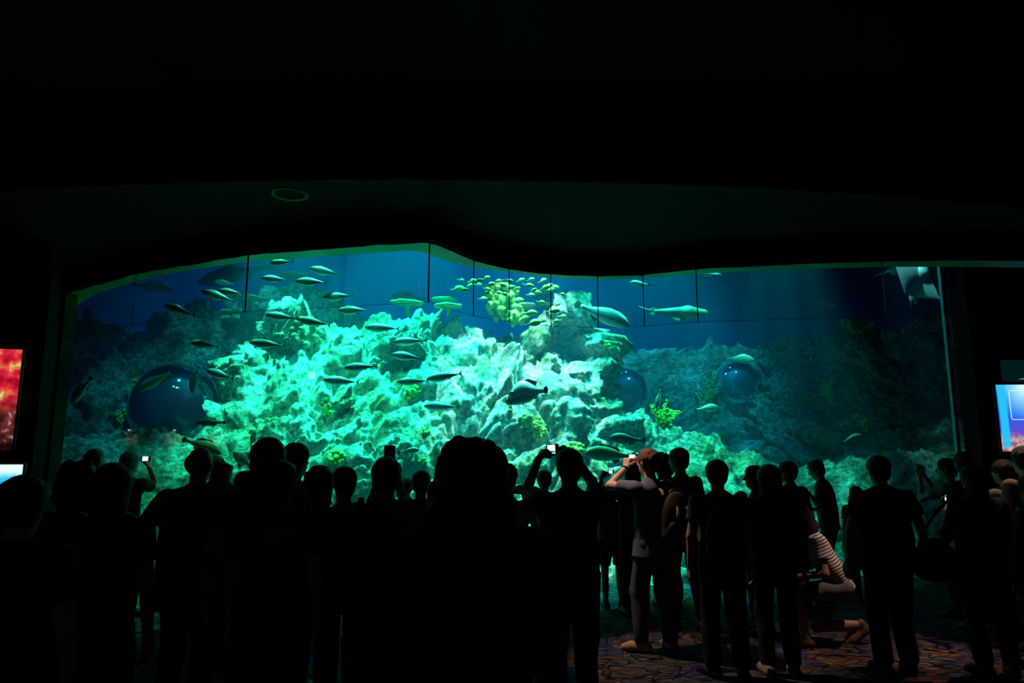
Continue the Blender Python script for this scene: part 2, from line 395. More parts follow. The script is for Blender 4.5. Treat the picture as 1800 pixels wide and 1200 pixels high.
# fascia band between the curtain head and the ceiling, with two thin bright metal edges
fas = strip_solid([p.copy() for p in crv], [Vector((p.x, p.y, ZS)) + Vector((0, .03, 0)) for p in crv], .45, 'trim_2', M_fascia); tag(fas, kind='structure')
M_edge = principled('edge_metal', (.42, .5, .46), .7, spec=.1)
mb = MB(); mb.tube([p + Vector((0, -.015, .02)) for p in crv], .007, 5); tag(mb.build('trim_3', M_edge), kind='structure')
mb = MB(); mb.tube([p + Vector((0, -.015, 0)) for p in ac], .007, 5); tag(mb.build('trim_4', M_edge), kind='structure')
l_px = [(-60, 345), (0, 337), (200, 326), (420, 318), (650, 315), (880, 316), (1100, 321), (1300, 329), (1450, 338), (1650, 352), (1860, 372)]
lc = smooth_poly([PZ(x, y, ZC - .03) for x, y in l_px])
mb = MB(); mb.tube(lc, .009, 5); tag(mb.build('trim_5', M_edge), kind='structure')
mb = MB(); mb.box((0, -3.2, 4.05), (26, 16.0, .1)); tag(mb.build('ceiling', M_ceil), kind='structure')
far = [Vector((p.x, p.y, ZC)) for p in resample(ac, 60)]; near = [Vector((p.x, p.y, ZC)) for p in resample(lc, 60)]
o = strip_solid(near, far, .05, 'ceiling_lower', M_ceil); tag(o, kind='structure')
drop = strip_solid(near, [p + Vector((0, .05, 0)) for p in near], .42, 'ceiling_step', M_ceil); tag(drop, kind='structure')

# floor with patterned carpet
def carpet():
    m = bpy.data.materials.new('patterned_carpet'); m.use_nodes = True; nt = m.node_tree; b = nt.nodes['Principled BSDF']; L = nt.links.new
    b.inputs['Roughness'].default_value = .95; b.inputs['Specular IOR Level'].default_value = .1
    tc = nt.nodes.new('ShaderNodeTexCoord')
    n0 = nt.nodes.new('ShaderNodeTexNoise'); n0.inputs['Scale'].default_value = 2.2
    wa = nt.nodes.new('ShaderNodeVectorMath'); wa.operation = 'MULTIPLY_ADD'; wa.inputs[1].default_value = (.8, .8, 0)
    vo = nt.nodes.new('ShaderNodeTexVoronoi'); vo.feature = 'DISTANCE_TO_EDGE'; vo.inputs['Scale'].default_value = 4.6; vo.inputs['Randomness'].default_value = .9
    v2 = nt.nodes.new('ShaderNodeTexVoronoi'); v2.inputs['Scale'].default_value = 4.6; v2.inputs['Randomness'].default_value = .9
    r = nt.nodes.new('ShaderNodeValToRGB'); e = r.color_ramp.elements
    e[0].position = .02; e[0].color = (.01, .01, .02, 1); e[1].position = .05; e[1].color = (1, 1, 1, 1)
    rc = nt.nodes.new('ShaderNodeValToRGB'); e = rc.color_ramp.elements; rc.color_ramp.interpolation = 'CONSTANT'
    e[0].position = 0; e[0].color = (.26, .16, .14, 1); e[1].position = .78; e[1].color = (.13, .14, .36, 1)
    for pos, c in ((.22, (.20, .17, .22, 1)), (.42, (.40, .20, .12, 1)), (.62, (.24, .22, .26, 1))):
        k = e.new(pos); k.color = c
    sp = nt.nodes.new('ShaderNodeSeparateColor')
    n1 = nt.nodes.new('ShaderNodeTexNoise'); n1.inputs['Scale'].default_value = 1; n1.inputs['Detail'].default_value = 4
    mp = nt.nodes.new('ShaderNodeMapping'); mp.inputs['Scale'].default_value = (8, 50, 1)
    rr = nt.nodes.new('ShaderNodeMapRange'); rr.inputs['To Min'].default_value = -.08; rr.inputs['To Max'].default_value = .85; rr.inputs['From Min'].default_value = .36; rr.inputs['From Max'].default_value = .72
    m1 = nt.nodes.new('ShaderNodeVectorMath'); m1.operation = 'MULTIPLY'; m2 = nt.nodes.new('ShaderNodeVectorMath'); m2.operation = 'SCALE'
    L(tc.outputs['Object'], n0.inputs['Vector']); L(n0.outputs['Color'], wa.inputs[0]); L(tc.outputs['Object'], wa.inputs[2])
    L(wa.outputs[0], vo.inputs['Vector']); L(wa.outputs[0], v2.inputs['Vector']); L(vo.outputs['Distance'], r.inputs[0])
    L(v2.outputs['Color'], sp.inputs[0]); L(sp.outputs[0], rc.inputs[0]); L(tc.outputs['Object'], mp.inputs[0]); L(mp.outputs[0], n1.inputs['Vector'])
    L(n1.outputs['Fac'], rr.inputs['Value']); L(r.outputs[0], m1.inputs[0]); L(rc.outputs[0], m1.inputs[1]); L(m1.outputs[0], m2.inputs[0]); L(rr.outputs[0], m2.inputs['Scale'])
    L(m2.outputs[0], b.inputs['Base Color'])
    return m
AL = Vector((-4.94, 9.1 - .243 * 4.94, 0)); AR = Vector((6.76, 9.1 + .243 * 6.76, 0)); AD = (AR - AL).normalized(); AN = Vector((AD.y, -AD.x, 0))
mb = MB(); mb.prism([(-12, -11, -.05), (12, -11, -.05), (12, 9.1 + .243 * 12 , -.05), (-12, 9.1 - .243 * 12, -.05)], (0, 0, 1), .1)
tag(mb.build('floor', carpet()), kind='structure')

# the big window: acrylic sheets, joint, reveal at both ends
zt = 4.9
for k, (a, b) in enumerate(((AL, P(590, 700, acr_y(590)) * 1), (P(590, 700, acr_y(590)) * 1, AR))):
    a = Vector((a.x, a.y, 0)); b = Vector((b.x, b.y, 0)); nn = AN * .03
    v = [a, b, b + Vector((0, 0, zt)), a + Vector((0, 0, zt))]
    tag(new_obj('window_%d' % (k + 1), v, [(0, 1, 2, 3)], M_glass, None, False), kind='structure')
j = P(590, 700, acr_y(590)); j.z = 0
M_joint = glass_mat('joint_clear', tint=(.93, .95, .96), boost=1.0)
mb = MB(); mb.box((j.x, j.y + .12, zt / 2), (.075, .02, zt), Matrix.Rotation(math.atan2(AD.y, AD.x), 3, 'Z')); tag(mb.build('trim_6', M_joint), kind='structure')
rev = MB(); a = AL; b = AL + AN * .08 + AD * -.09; dz = Vector((0, 0, zt))
rev.prism([a, b, b + dz, a + dz], (b - a).cross(Vector((0, 0, 1))), .02); tag(rev.build('trim_7', principled('jamb_tank_glow', (.008, .22, .08), .35, noise=((.004, .07, .06), .9, .35, .65))), kind='structure')  # green reflected from the tank is painted into the jamb
M_reveal = principled('reveal_cyan_glow', (.10, .55, .58), .35)  # cyan glow of the lit acrylic edge, held in the base colour
rev = MB(); rev.box(Vector((AR.x, AR.y, zt / 2)) - AN * .10 - AD * .02, (.065, .05, zt), Matrix.Rotation(math.atan2(AD.y, AD.x), 3, 'Z')); tag(rev.build('trim_8', M_reveal), kind='structure')
def vwall(name, a, b, z0, z1, mat, th=.06):
    a = Vector((a[0], a[1], z0)); b = Vector((b[0], b[1], z0)); u = Vector((0, 0, z1 - z0)); m = MB()
    m.prism([a, b, b + u, a + u], (b - a).cross(Vector((0, 0, 1))), th); o = m.build(name, mat); return tag(o, kind='structure')
SL0, SL1 = P(-420, 700, 5.9), P(62, 700, 6.55)       # display wall, left
vwall('wall_left', SL0, SL1, 0, 4.0, M_black)
vwall('wall_left_return', SL1, AL + AN * .12 + AD * -.14, 0, 4.0, M_black)
vwall('wall_left_side', (SL0.x, SL0.y), (SL0.x, -11), 0, 4.0, M_black)
SR0, SR1 = P(1722, 700, 8.4), P(2250, 700, 8.2)
vwall('wall_right_return', AR + AD * .05, SR0, 0, 4.0, M_black)
vwall('wall_right', SR0, SR1, 0, 4.0, M_black)
vwall('wall_right_side', (SR1.x, SR1.y), (SR1.x, -11), 0, 4.0, M_black)
vwall('wall_back', (SL0.x, -11), (SR1.x, -11), 0, 4.0, M_black)

# tank shell
TB = 21.0
def tk(u, d): return AL + AD * u - AN * d
WL = (AR - AL).length
M_tank = principled('tank_wall_blue', (.03, .12, .30), .9)
vwall('wall_tank_left', tk(-2.2, .02), (-13.5, TB), -.6, 9, M_tank)
vwall('wall_tank_right', tk(WL + .4, .02), (14, TB), -.6, 9, M_tank)
vwall('wall_tank_back', (-14, TB), (14.5, TB), -.6, 9, M_back)
mb = MB(); mb.prism([tk(-2.4, .03) + Vector((0, 0, -.5)), tk(WL + 1, .03) + Vector((0, 0, -.5)), Vector((14.5, TB, -.5)), Vector((-14, TB, -.5))], (0, 0, 1), .1)
tag(mb.build('floor_tank', rock_mat('tank_sand', (.4, .4, .3), (.5, .5, .38), (.6, .6, .5))), kind='structure')
# walls beside and over the window, dark towards the room
vwall('wall_over_window', AL + AD * -7 + Vector((0, 0, 0)), AR + AD * 4, zt, 9, M_black)
vwall('wall_beside_window_left', AL + AD * -7, AL + AD * -.02, -.5, zt, M_black)
vwall('wall_beside_window_right', AR + AD * .05, AR + AD * 5, -.5, zt, M_black)
def water():
    m = bpy.data.materials.new('sea_water'); m.use_nodes = True; nt = m.node_tree; nt.nodes.clear(); L = nt.links.new
    o = nt.nodes.new('ShaderNodeOutputMaterial'); ad = nt.nodes.new('ShaderNodeAddShader')
    ab = nt.nodes.new('ShaderNodeVolumeAbsorption'); sc = nt.nodes.new('ShaderNodeVolumeScatter')
    ab.inputs['Color'].default_value = (.25, .86, .90, 1); ab.inputs['Density'].default_value = .16
    sc.inputs['Color'].default_value = (.02, .5, .9, 1); sc.inputs['Density'].default_value = .026; sc.inputs['Anisotropy'].default_value = .3
    L(ab.outputs[0], ad.inputs[0]); L(sc.outputs[0], ad.inputs[1]); L(ad.outputs[0], o.inputs['Volume'])
    return m
fr = [tk(-2.0, .05), tk(WL + .3, .05), Vector((13.9, TB - .1, 0)), Vector((-13.3, TB - .1, 0))]
v = [p + Vector((0, 0, -.4)) for p in fr] + [p + Vector((0, 0, 8.8)) for p in fr]
tag(new_obj('tank_water', v, [(3, 2, 1, 0), (4, 5, 6, 7), (0, 1, 5, 4), (1, 2, 6, 5), (2, 3, 7, 6), (3, 0, 4, 7)], water(), None, False), 'clear blue-green sea water filling the tank behind the big window', 'water', kind='stuff')

# ------------------------------------------------------------------ reef
def lerp_cols(cols, px):
    if px <= cols[0][0]: return cols[0][1:]
    for a, b in zip(cols, cols[1:]):
        if px <= b[0]:
            t = (px - a[0]) / (b[0] - a[0]); return [p + (q - p) * t for p, q in zip(a[1:], b[1:])]
    return cols[-1][1:]
def reef(label, cols, mat, res=.03, amp=(.30, .20, .07), zb=-.45, seed=0, strata=0.0, back=2.0, bul=1.25, wf=1.6, dents=()):
    """cols: (px, ridge py, depth of ridge behind window, depth of foot)"""
    x0, x1 = cols[0][0], cols[-1][0]; n = int((T(x1, 700, 3) - T(x0, 700, 3)).length / res)
    hgt = max(T(c[0], c[1], c[2]).z for c in cols) - zb; m = int(hgt * 1.25 / res); mb_ = int(back / res / 1.6)
    rows = []
    for i in range(n):
        px = x0 + (x1 - x0) * i / (n - 1); ry, dr, db = lerp_cols(cols, px)
        R = T(px, ry, dr); B = T(px, 900, db); B.z = zb
        t = np.linspace(0, 1, m); col = np.zeros((m + mb_, 3))
        col[:m, 0] = B.x + (R.x - B.x) * t ** bul; col[:m, 1] = B.y + (R.y - B.y) * t ** bul; col[:m, 2] = zb + (R.z - zb) * t
        s = np.linspace(0, 1, mb_ + 1)[1:]
        col[m:, 0] = R.x + .0 * s; col[m:, 1] = R.y + back * s; col[m:, 2] = R.z - (R.z - zb) * .55 * s ** 2
        rows.append(col)
    G = np.array(rows); sh = G.shape
    gu = np.gradient(G, axis=0); gv = np.gradient(G, axis=1); N = np.cross(gv, gu); N /= np.linalg.norm(N, axis=2, keepdims=True) + 1e-9
    N[..., 1] = np.where(N[..., 1] > .2, .2, N[..., 1])
    if N[sh[0] // 2, m // 2, 1] > 0: N = -N
    p = G.reshape(-1, 3) + seed * 7.31
    wp = p + .35 * np.stack([fbm(p * 1.1, 3, 1), fbm(p * 1.1 + 9, 3, 2), fbm(p * 1.1 + 17, 3, 3)], 1)
    d = amp[0] * fbm(wp * .7, 3, 5) * 1.1
    for sc_, am, sd in ((wf * .8, amp[1] * 1.3, 11), (wf * 2.1, amp[1] * .62, 21), (wf * 5.2, amp[1] * .26, 61)):
        f1, f2, cr = cells(wp * np.array([sc_, sc_, sc_ * (1 + strata)]), sd); e = f2 - f1
        d += am * ((cr - .5) * np.minimum(e * 5, 1) + .55 * (1 - np.exp(-e * 6)) - .5)
    d += amp[2] * ridged(wp * 2.6, 4, 31) * .55 + amp[2] * .35 * fbm(p * 14, 3, 41)
    if strata: d += strata * .16 * np.sin(wp[:, 2] * 9 + 2 * fbm(p * .8, 2, 51))
    V = p - seed * 7.31 + N.reshape(-1, 3) * d[:, None]
    for dx, dy, dd, dr, da in dents:
        c = np.array(T(dx, dy, dd)); q = V - c + .22 * np.stack([fbm(V * 2.5, 3, 71), fbm(V * 2.5, 3, 72), fbm(V * 2.5, 3, 73)], 1); q[:, 1] *= .5; q[:, 0] *= .8; g = np.exp(-(q ** 2).sum(1) / dr ** 2); V[:, 1] += da * g
    # keep the reef behind the window
    dist = (V[:, 0] - AL.x) * -AN.x + (V[:, 1] - AL.y) * -AN.y
    push = np.maximum(.12 - dist, 0); V[:, 0] -= AN.x * push; V[:, 1] -= AN.y * push
    idx = np.arange(sh[0] * sh[1]).reshape(sh[:2])
    Q = np.stack([idx[:-1, :-1], idx[1:, :-1], idx[1:, 1:], idx[:-1, 1:]], -1).reshape(-1, 4)
    o = new_obj('reef_rock', V, Q, mat); tag(o, label, 'rock'); return o
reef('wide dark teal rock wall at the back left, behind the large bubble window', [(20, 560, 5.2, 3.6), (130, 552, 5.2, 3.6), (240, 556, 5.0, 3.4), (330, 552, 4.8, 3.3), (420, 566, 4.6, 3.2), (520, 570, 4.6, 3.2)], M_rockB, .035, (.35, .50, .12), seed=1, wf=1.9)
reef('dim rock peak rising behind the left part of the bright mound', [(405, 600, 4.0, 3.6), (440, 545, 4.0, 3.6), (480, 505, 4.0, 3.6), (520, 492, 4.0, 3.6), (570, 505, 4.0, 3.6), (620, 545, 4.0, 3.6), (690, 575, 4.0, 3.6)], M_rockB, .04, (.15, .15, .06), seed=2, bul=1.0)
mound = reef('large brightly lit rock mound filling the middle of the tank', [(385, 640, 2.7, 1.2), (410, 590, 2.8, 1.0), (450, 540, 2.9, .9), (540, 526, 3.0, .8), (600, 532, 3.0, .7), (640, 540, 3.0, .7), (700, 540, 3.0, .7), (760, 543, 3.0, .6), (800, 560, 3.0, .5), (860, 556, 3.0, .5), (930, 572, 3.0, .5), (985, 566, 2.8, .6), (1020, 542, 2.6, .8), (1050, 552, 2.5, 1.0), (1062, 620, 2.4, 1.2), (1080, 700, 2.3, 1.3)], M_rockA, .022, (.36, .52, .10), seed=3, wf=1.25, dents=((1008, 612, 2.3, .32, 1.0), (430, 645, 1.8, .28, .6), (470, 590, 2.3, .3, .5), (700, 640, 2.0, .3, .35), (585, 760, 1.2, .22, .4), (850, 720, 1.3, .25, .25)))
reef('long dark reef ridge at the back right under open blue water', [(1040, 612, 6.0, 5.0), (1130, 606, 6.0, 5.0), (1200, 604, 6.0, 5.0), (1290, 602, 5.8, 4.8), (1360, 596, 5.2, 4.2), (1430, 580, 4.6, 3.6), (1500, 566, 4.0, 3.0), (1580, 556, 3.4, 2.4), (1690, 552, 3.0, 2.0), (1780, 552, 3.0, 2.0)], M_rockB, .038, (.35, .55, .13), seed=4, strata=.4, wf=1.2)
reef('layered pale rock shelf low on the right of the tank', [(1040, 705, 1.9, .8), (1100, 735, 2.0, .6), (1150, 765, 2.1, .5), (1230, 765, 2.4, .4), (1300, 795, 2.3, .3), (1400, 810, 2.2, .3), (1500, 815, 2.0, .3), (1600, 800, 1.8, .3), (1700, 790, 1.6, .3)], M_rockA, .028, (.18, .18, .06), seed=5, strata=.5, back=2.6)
reef('low rubble rock slope at the left end of the tank', [(60, 765, 1.7, .3), (130, 758, 1.9, .3), (220, 745, 2.0, .3), (270, 738, 2.3, .3), (350, 752, 2.1, .3), (400, 765, 1.8, .5), (440, 760, 1.8, .6)], M_rockB, .03, (.16, .18, .07), seed=6, strata=.3)
# ------------------------------------------------------------------ hanging glass smoke curtain under the bulkhead
jx = [118, 240, 437, 755, 833, 895, 968, 1050, 1130, 1223, 1550, 1720]
tops = {x: y for x, y in top_px}; tops[1720] = 456
cur = empty('glass_smoke_curtain', PZ(755, 424, ZS)); tag(cur, 'curved row of clear glass panes hanging from the bulkhead in front of the big window', 'glass curtain')
co = cur.location.copy()
for x0, x1 in zip(jx, jx[1:]):
    a, b = PZ(x0, tops[x0], ZS) - co, PZ(x1, tops[x1], ZS) - co; dz = Vector((0, 0, -.53)); e = (b - a).normalized() * .004
    m = MB(); nn = (b - a).cross(Vector((0, 0, 1)))
    v = [a + e, b - e, b - e + dz, a + e + dz]; g = new_obj('glass_pane', v, [(0, 1, 2, 3)], M_curt, cur, False)
    m = MB(); m.tube([a + dz, b + dz], .0022, 5); m.build('edge_strip', M_seal, cur)
for x in jx[:-1]:
    a = PZ(x, tops[x], ZS) - co; m = MB(); thick = .006 if x in (437, 755) else (.003 if x in (118, 240, 1550) else .0045)
    m.box(a + Vector((0, 0, -.26)), (thick * 2, .012, .55)); m.build('joint_seal', M_seal, cur)

# recessed downlight in the low ceiling, its ribbed reflector catching the tank glow
dc = PZ(509, 341, ZC); dl = empty('ceiling_downlight', dc); tag(dl, 'round recessed downlight in the black ceiling above the left half of the window', 'ceiling light')
M_chrome = principled('reflector_chrome', (.55, .6, .58), .12, metal=1)
m = MB(); m.lathe([(.115, -.004), (.150, -.004), (.152, .004), (.118, .008)], n=48).build('trim_ring', principled('ring_grey', (.05, .05, .05), .4), dl, True)
m = MB(); n = 64; pr = [(.115, -.002), (.105, .045), (.08, .075), (.04, .085)]; vv, ff = [], []
for r_, z_ in pr:
    for k in range(n):
        q = r_ * (1 - .05 * (k % 4 == 0)); vv.append((q * math.cos(2 * math.pi * k / n), q * math.sin(2 * math.pi * k / n), z_))
for i in range(3):
    for k in range(n): ff.append((i * n + k, (i + 1) * n + k, (i + 1) * n + (k + 1) % n, i * n + (k + 1) % n))
ff.append(tuple(3 * n + k for k in range(n))); m.add(vv, ff).build('reflector', M_chrome, dl, False)
# downlights further back, seen only as small glints in the glass
M_bulb = principled('bulb_warm', (1, .9, .8), .3, emis=(1, .78, .6), estr=45)
def refl(px, py, z=None, dist=None):         # place on the visitors' side whose mirror image in the window is seen at (px, py)
    w_ = P(px, py, acr_y(px, py - 600)); o = Vector((0, 0, CAM_Z)); d = (w_ - o).normalized(); r = d - 2 * d.dot(AN) * AN
    t = (z - w_.z) / r.z if z is not None else dist
    return w_ + r * t
for px, py, r_, z_, lb in ((1574, 685, .16, 3.98, 'warm ceiling downlight behind the visitors, brightest glint in the right of the window'), (1572, 657, .07, 3.98, 'small ceiling downlight behind the visitors, reflected above the bright warm one'), (1523, 690, .05, 3.98, 'faint ceiling downlight reflected left of the bright warm one')):
    p = refl(px, py, z_)
    if -10.5 < p.y < 6: 
        e = empty('ceiling_downlight', p); tag(e, lb, 'ceiling light')
        MB().lathe([(r_, 0), (r_ * 1.25, 0), (r_ * 1.25, .02), (r_, .02)], n=24).build('trim_ring', M_black, e); MB().lathe([(.001, .012), (r_, .012)], n=24).build('bulb', M_bulb, e)

# red-lit posters on stands at the back of the hall; they show as faint red patches in the left of the window
M_red = principled('red_poster', (.4, .05, .04), .5, noise=((.6, .3, .2), 6, .4, .6), emis=(1, .22, .14), estr=.55)
M_pl = principled('poster_lamp', (1, .9, .8), .3, emis=(1, .9, .75), estr=9)
for px, nm in ((221, 'leftmost'), (301, 'middle'), (377, 'rightmost')):
    p = refl(px, 772, dist=14.5); r = empty('lit_poster', (p.x, p.y, 0)); tag(r, '%s of three red lit posters behind the visitors, reflected at the left of the window' % nm, 'poster')
    MB().box((0, 0, p.z), (.52, .03, .34)).build('poster_panel', M_red, r); MB().box((0, -.03, p.z / 2), (.05, .04, p.z)).build('stand_post', M_black, r); MB().box((0, 0, .015), (.4, .3, .03)).build('stand_base', M_black, r)
    MB().ball((.03, .05, p.z + .27), (.045, .03, .03)).build('lamp', M_pl, r, True); MB().tube([(0, 0, p.z + .17), (.03, .03, p.z + .25)], .008, 6).build('lamp_arm', M_black, r)

# ------------------------------------------------------------------ display screens
def screen_mat(name, kind):
    m = bpy.data.materials.new(name); m.use_nodes = True; nt = m.node_tree; b = nt.nodes['Principled BSDF']; L = nt.links.new
    b.inputs['Base Color'].default_value = (.01, .01, .01, 1); b.inputs['Roughness'].default_value = .4
    tc = nt.nodes.new('ShaderNodeTexCoord'); sp = nt.nodes.new('ShaderNodeSeparateXYZ'); L(tc.outputs['Generated'], sp.inputs[0])
    def ramp(src, stops, interp='LINEAR'):
        r = nt.nodes.new('ShaderNodeValToRGB'); e = r.color_ramp.elements; r.color_ramp.interpolation = interp
        e[0].position, e[0].color = stops[0][0], (*stops[0][1], 1); e[1].position, e[1].color = stops[-1][0], (*stops[-1][1], 1)
        for p_, c in stops[1:-1]: k = e.new(p_); k.color = (*c, 1)
        L(src, r.inputs[0]); return r.outputs[0]
    def noise(s, d=6):
        n = nt.nodes.new('ShaderNodeTexNoise'); n.inputs['Scale'].default_value = s; n.inputs['Detail'].default_value = d; L(tc.outputs['Object'], n.inputs['Vector']); return n.outputs['Fac']
    def mix(f, a, b_, mode='MIX'):
        x = nt.nodes.new('ShaderNodeMix'); x.data_type = 'RGBA'; x.blend_type = mode
        if isinstance(f, float): x.inputs[0].default_value = f
        else: L(f, x.inputs[0])
        L(a, x.inputs[6]); L(b_, x.inputs[7]); return x.outputs[2]
    if kind == 'coral':
        c = ramp(noise(9), [(.36, (.22, .002, .01)), (.52, (.50, .012, .03)), (.60, (.45, .10, .04)), (.66, (.50, .38, .10)), (.72, (.45, .42, .25))])
        dkm = ramp(noise(13), [(.38, (.02, .004, .004)), (.6, (.12, .02, .02)), (.68, (.30, .26, .22))])
        up = nt.nodes.new('ShaderNodeMath'); up.operation = 'MULTIPLY_ADD'; up.inputs[1].default_value = .5; L(noise(4), up.inputs[0]); L(sp.outputs['Z'], up.inputs[2])
        f = ramp(up.outputs[0], [(.62, (0, 0, 0)), (.80, (1, 1, 1))]); out = mix(f, dkm, c)
        lo = ramp(sp.outputs['Z'], [(.02, (.12, .12, .14)), (.22, (1, 1, 1))]); out = mix(1.0, out, lo, 'MULTIPLY'); st = 1.5
    elif kind == 'sea':
        up = nt.nodes.new('ShaderNodeMath'); up.operation = 'MULTIPLY_ADD'; up.inputs[1].default_value = .7; L(noise(4), up.inputs[0]); L(sp.outputs['Z'], up.inputs[2])
        out = ramp(up.outputs[0], [(.2, (.0, .05, .35)), (.42, (.0, .16, .62)), (.55, (.02, .42, .75)), (.75, (.10, .62, .85)), (1.0, (.75, .95, 1.0))]); st = 1.1
    else:
        out = ramp(sp.outputs['Z'], [(.0, (.42, .20, .22)), (.14, (.40, .22, .32)), (.24, (.12, .07, .55)), (.5, (.03, .10, .80)), (.85, (.01, .28, .85)), (1.0, (.05, .55, .9))])
        sand = ramp(noise(22), [(.4, (.25, .12, .16)), (.62, (.75, .45, .40))]); f = ramp(sp.outputs['Z'], [(.12, (1, 1, 1)), (.30, (0, 0, 0))]); out = mix(f, out, sand)
        gx = nt.nodes.new('ShaderNodeTexGradient'); gx.gradient_type = 'SPHERICAL'; mp = nt.nodes.new('ShaderNodeMapping')
        mp.inputs['Location'].default_value = (-1.0, 0, -1.75); mp.inputs['Scale'].default_value = (3.2, 0, 1.8)
        L(tc.outputs['Generated'], mp.inputs[0]); L(mp.outputs[0], gx.inputs[0]); out = mix(gx.outputs[0], out, ramp(gx.outputs[0], [(0, (0, .6, 1)), (1, (.7, 1, 1))])); st = 1.05
    L(out, b.inputs['Emission Color']); b.inputs['Emission Strength'].default_value = st
    return m
WD = (SL1 - SL0); WD.z = 0; WD.normalize(); WN = Vector((WD.y, -WD.x, 0))
def wall_panel(name, label, right_px, ytop, ybot, Yr, width, mat, wd_, wn, leftward=True, off=.05, frame=.02):
    pt = P(right_px, ytop, Yr); pb = P(right_px, ybot, Yr); h = pt.z - pb.z
    c = Vector((pt.x, pt.y, (pt.z + pb.z) / 2)) + wd_ * (-width / 2 if leftward else width / 2) + wn * off
    r = empty(name, c, math.atan2(wd_.y, wd_.x)); tag(r, label, 'screen')
    MB().box((0, .012, 0), (width + 2 * frame, .03, h + 2 * frame), bev=.006).build('bezel', M_plast, r)
    MB().box((0, -.006, 0), (width, .004, h)).build('display_panel', mat, r); return r, h
wall_panel('display_screen', 'large screen showing a red and yellow coral picture at the left edge', 43, 616, 791, 6.40, .62, screen_mat('coral_picture', 'coral'), WD, WN)
wall_panel('display_screen', 'small low screen showing a blue sea landscape under the red coral screen', 44, 816, 851, 6.40, .40, screen_mat('sea_picture', 'sea'), WD, WN)
RD = (SR1 - SR0); RD.z = 0; RD.normalize(); RN = Vector((RD.y, -RD.x, 0))
r, h = wall_panel('display_screen', 'glowing blue aquarium screen with a white rounded frame at the right edge', 1745, 677, 793, 8.30, .95, screen_mat('tank_picture', 'tank'), RD, RN, leftward=False)
M_cy = principled('picture_cyan', (0, .5, .7), .4, emis=(.02, .55, .92), estr=1.0); M_wh = principled('picture_white', (.8, .9, 1), .4, emis=(.62, .85, 1), estr=1.0)
MB().box((-.475 + .055, -.0095, .02), (.085, .002, h - .06)).build('picture_column', M_cy, r)
pts = []
for cx, cz, a0 in ((-.20 + .115, .295 - .0, 0), (-.32, .295, 90), (-.32, .0, 180), (-.20 + .115, .0, 270)):
    for k in range(5): a_ = math.radians(a0 + 22.5 * k); pts.append(Vector((cx + .02 * math.cos(a_), -.012, cz + .02 * math.sin(a_))))
pts.append(pts[0]); MB().tube([p * 1.0 for p in pts], .004, 5).build('picture_frame_line', M_wh, r)
r2, h2 = wall_panel('display_screen', 'dim dark green picture panel with a pale blue fin shape above the right screen', 1753, 634, 672, 8.32, .9, principled('dim_picture', (.01, .02, .02), .5, noise=((.02, .10, .09), 9, .45, .7), emis=(.0, .010, .010), estr=1.0), RD, RN, leftward=False)
MB().prism([(-.28, -.012, -.10), (-.05, -.012, -.10), (.1, -.012, .05), (-.05, -.012, .02), (-.16, -.012, -.07)], (0, 1, 0), .004).build('fin_shape', principled('fin_blue', (.1, .3, .6), .5, emis=(.05, .20, .45), estr=1), r2)
# ------------------------------------------------------------------ life in the tank
M_cor = principled('coral_yellow', (.22, .50, .03), .7, noise=((.12, .36, .03), 18, .4, .65), bump=(60, .5, .01))
M_corg = principled('coral_plate', (.22, .42, .14), .75, noise=((.14, .30, .10), 14, .4, .65), bump=(70, .6, .01))
M_weed = principled('weed_green', (.30, .55, .04), .6, noise=((.45, .62, .06), 7, .4, .6))
M_brown = principled('coral_brown', (.20, .17, .07), .8, noise=((.30, .28, .10), 16, .4, .6), bump=(50, .8, .015))
reefs = [o for o in bpy.data.objects if o.name.startswith('reef_rock')]
RB = []
for o in reefs: RB.append(BVHTree.FromPolygons([v.co[:] for v in o.data.vertices], [p.vertices[:] for p in o.data.polygons]))
def reef_hit(px, py):
    o = Vector((0, 0, CAM_Z)); d = (P(px, py, 10) - o).normalized(); best = None
    for b in RB:
        h, n, i, t = b.ray_cast(o, d)
        if h and (best is None or t < best[2]): best = (h, n if n.dot(d) < 0 else -n, t)
    return best
def on_reef(px, py):
    b = reef_hit(px, py); return (b[0], b[1]) if b else (T(px, py, 3), Vector((0, -1, 0)))
def pxm(p): return 1266.0 / p.y           # pixels per metre at a point
cn = [0]
def soft_coral(label, px, py, rpx, n=26, mat=M_cor, flat=1.0, blob=.26, at=None, name='soft_coral'):
    p, nrm_ = on_reef(px, py) if at is None else (at, None); r = rpx / pxm(p); cn[0] += 1; rr = random.Random(cn[0])
    F = SDF((-r * 1.5, -r * 1.3, -r * 1.4 * flat), (r * 1.5, r * 1.3, r * 1.4 * flat), max(r / 22, .009)); F.ell((0, 0, 0), (r * .7, r * .6, r * .6 * flat))
    for _ in range(n):
        a, b = rr.uniform(0, 6.28), rr.uniform(-1.2, 1.5); q = (math.cos(a) * math.cos(b) * r * .85, math.sin(a) * math.cos(b) * r * .75, math.sin(b) * r * .85 * flat)
        F.ell(q, r * blob * rr.uniform(.6, 1.15), None, r * .05)
    o = F.build(name, mat, None, .006, 30, cn[0]); o.location = p; tag(o, label, 'coral'); return o
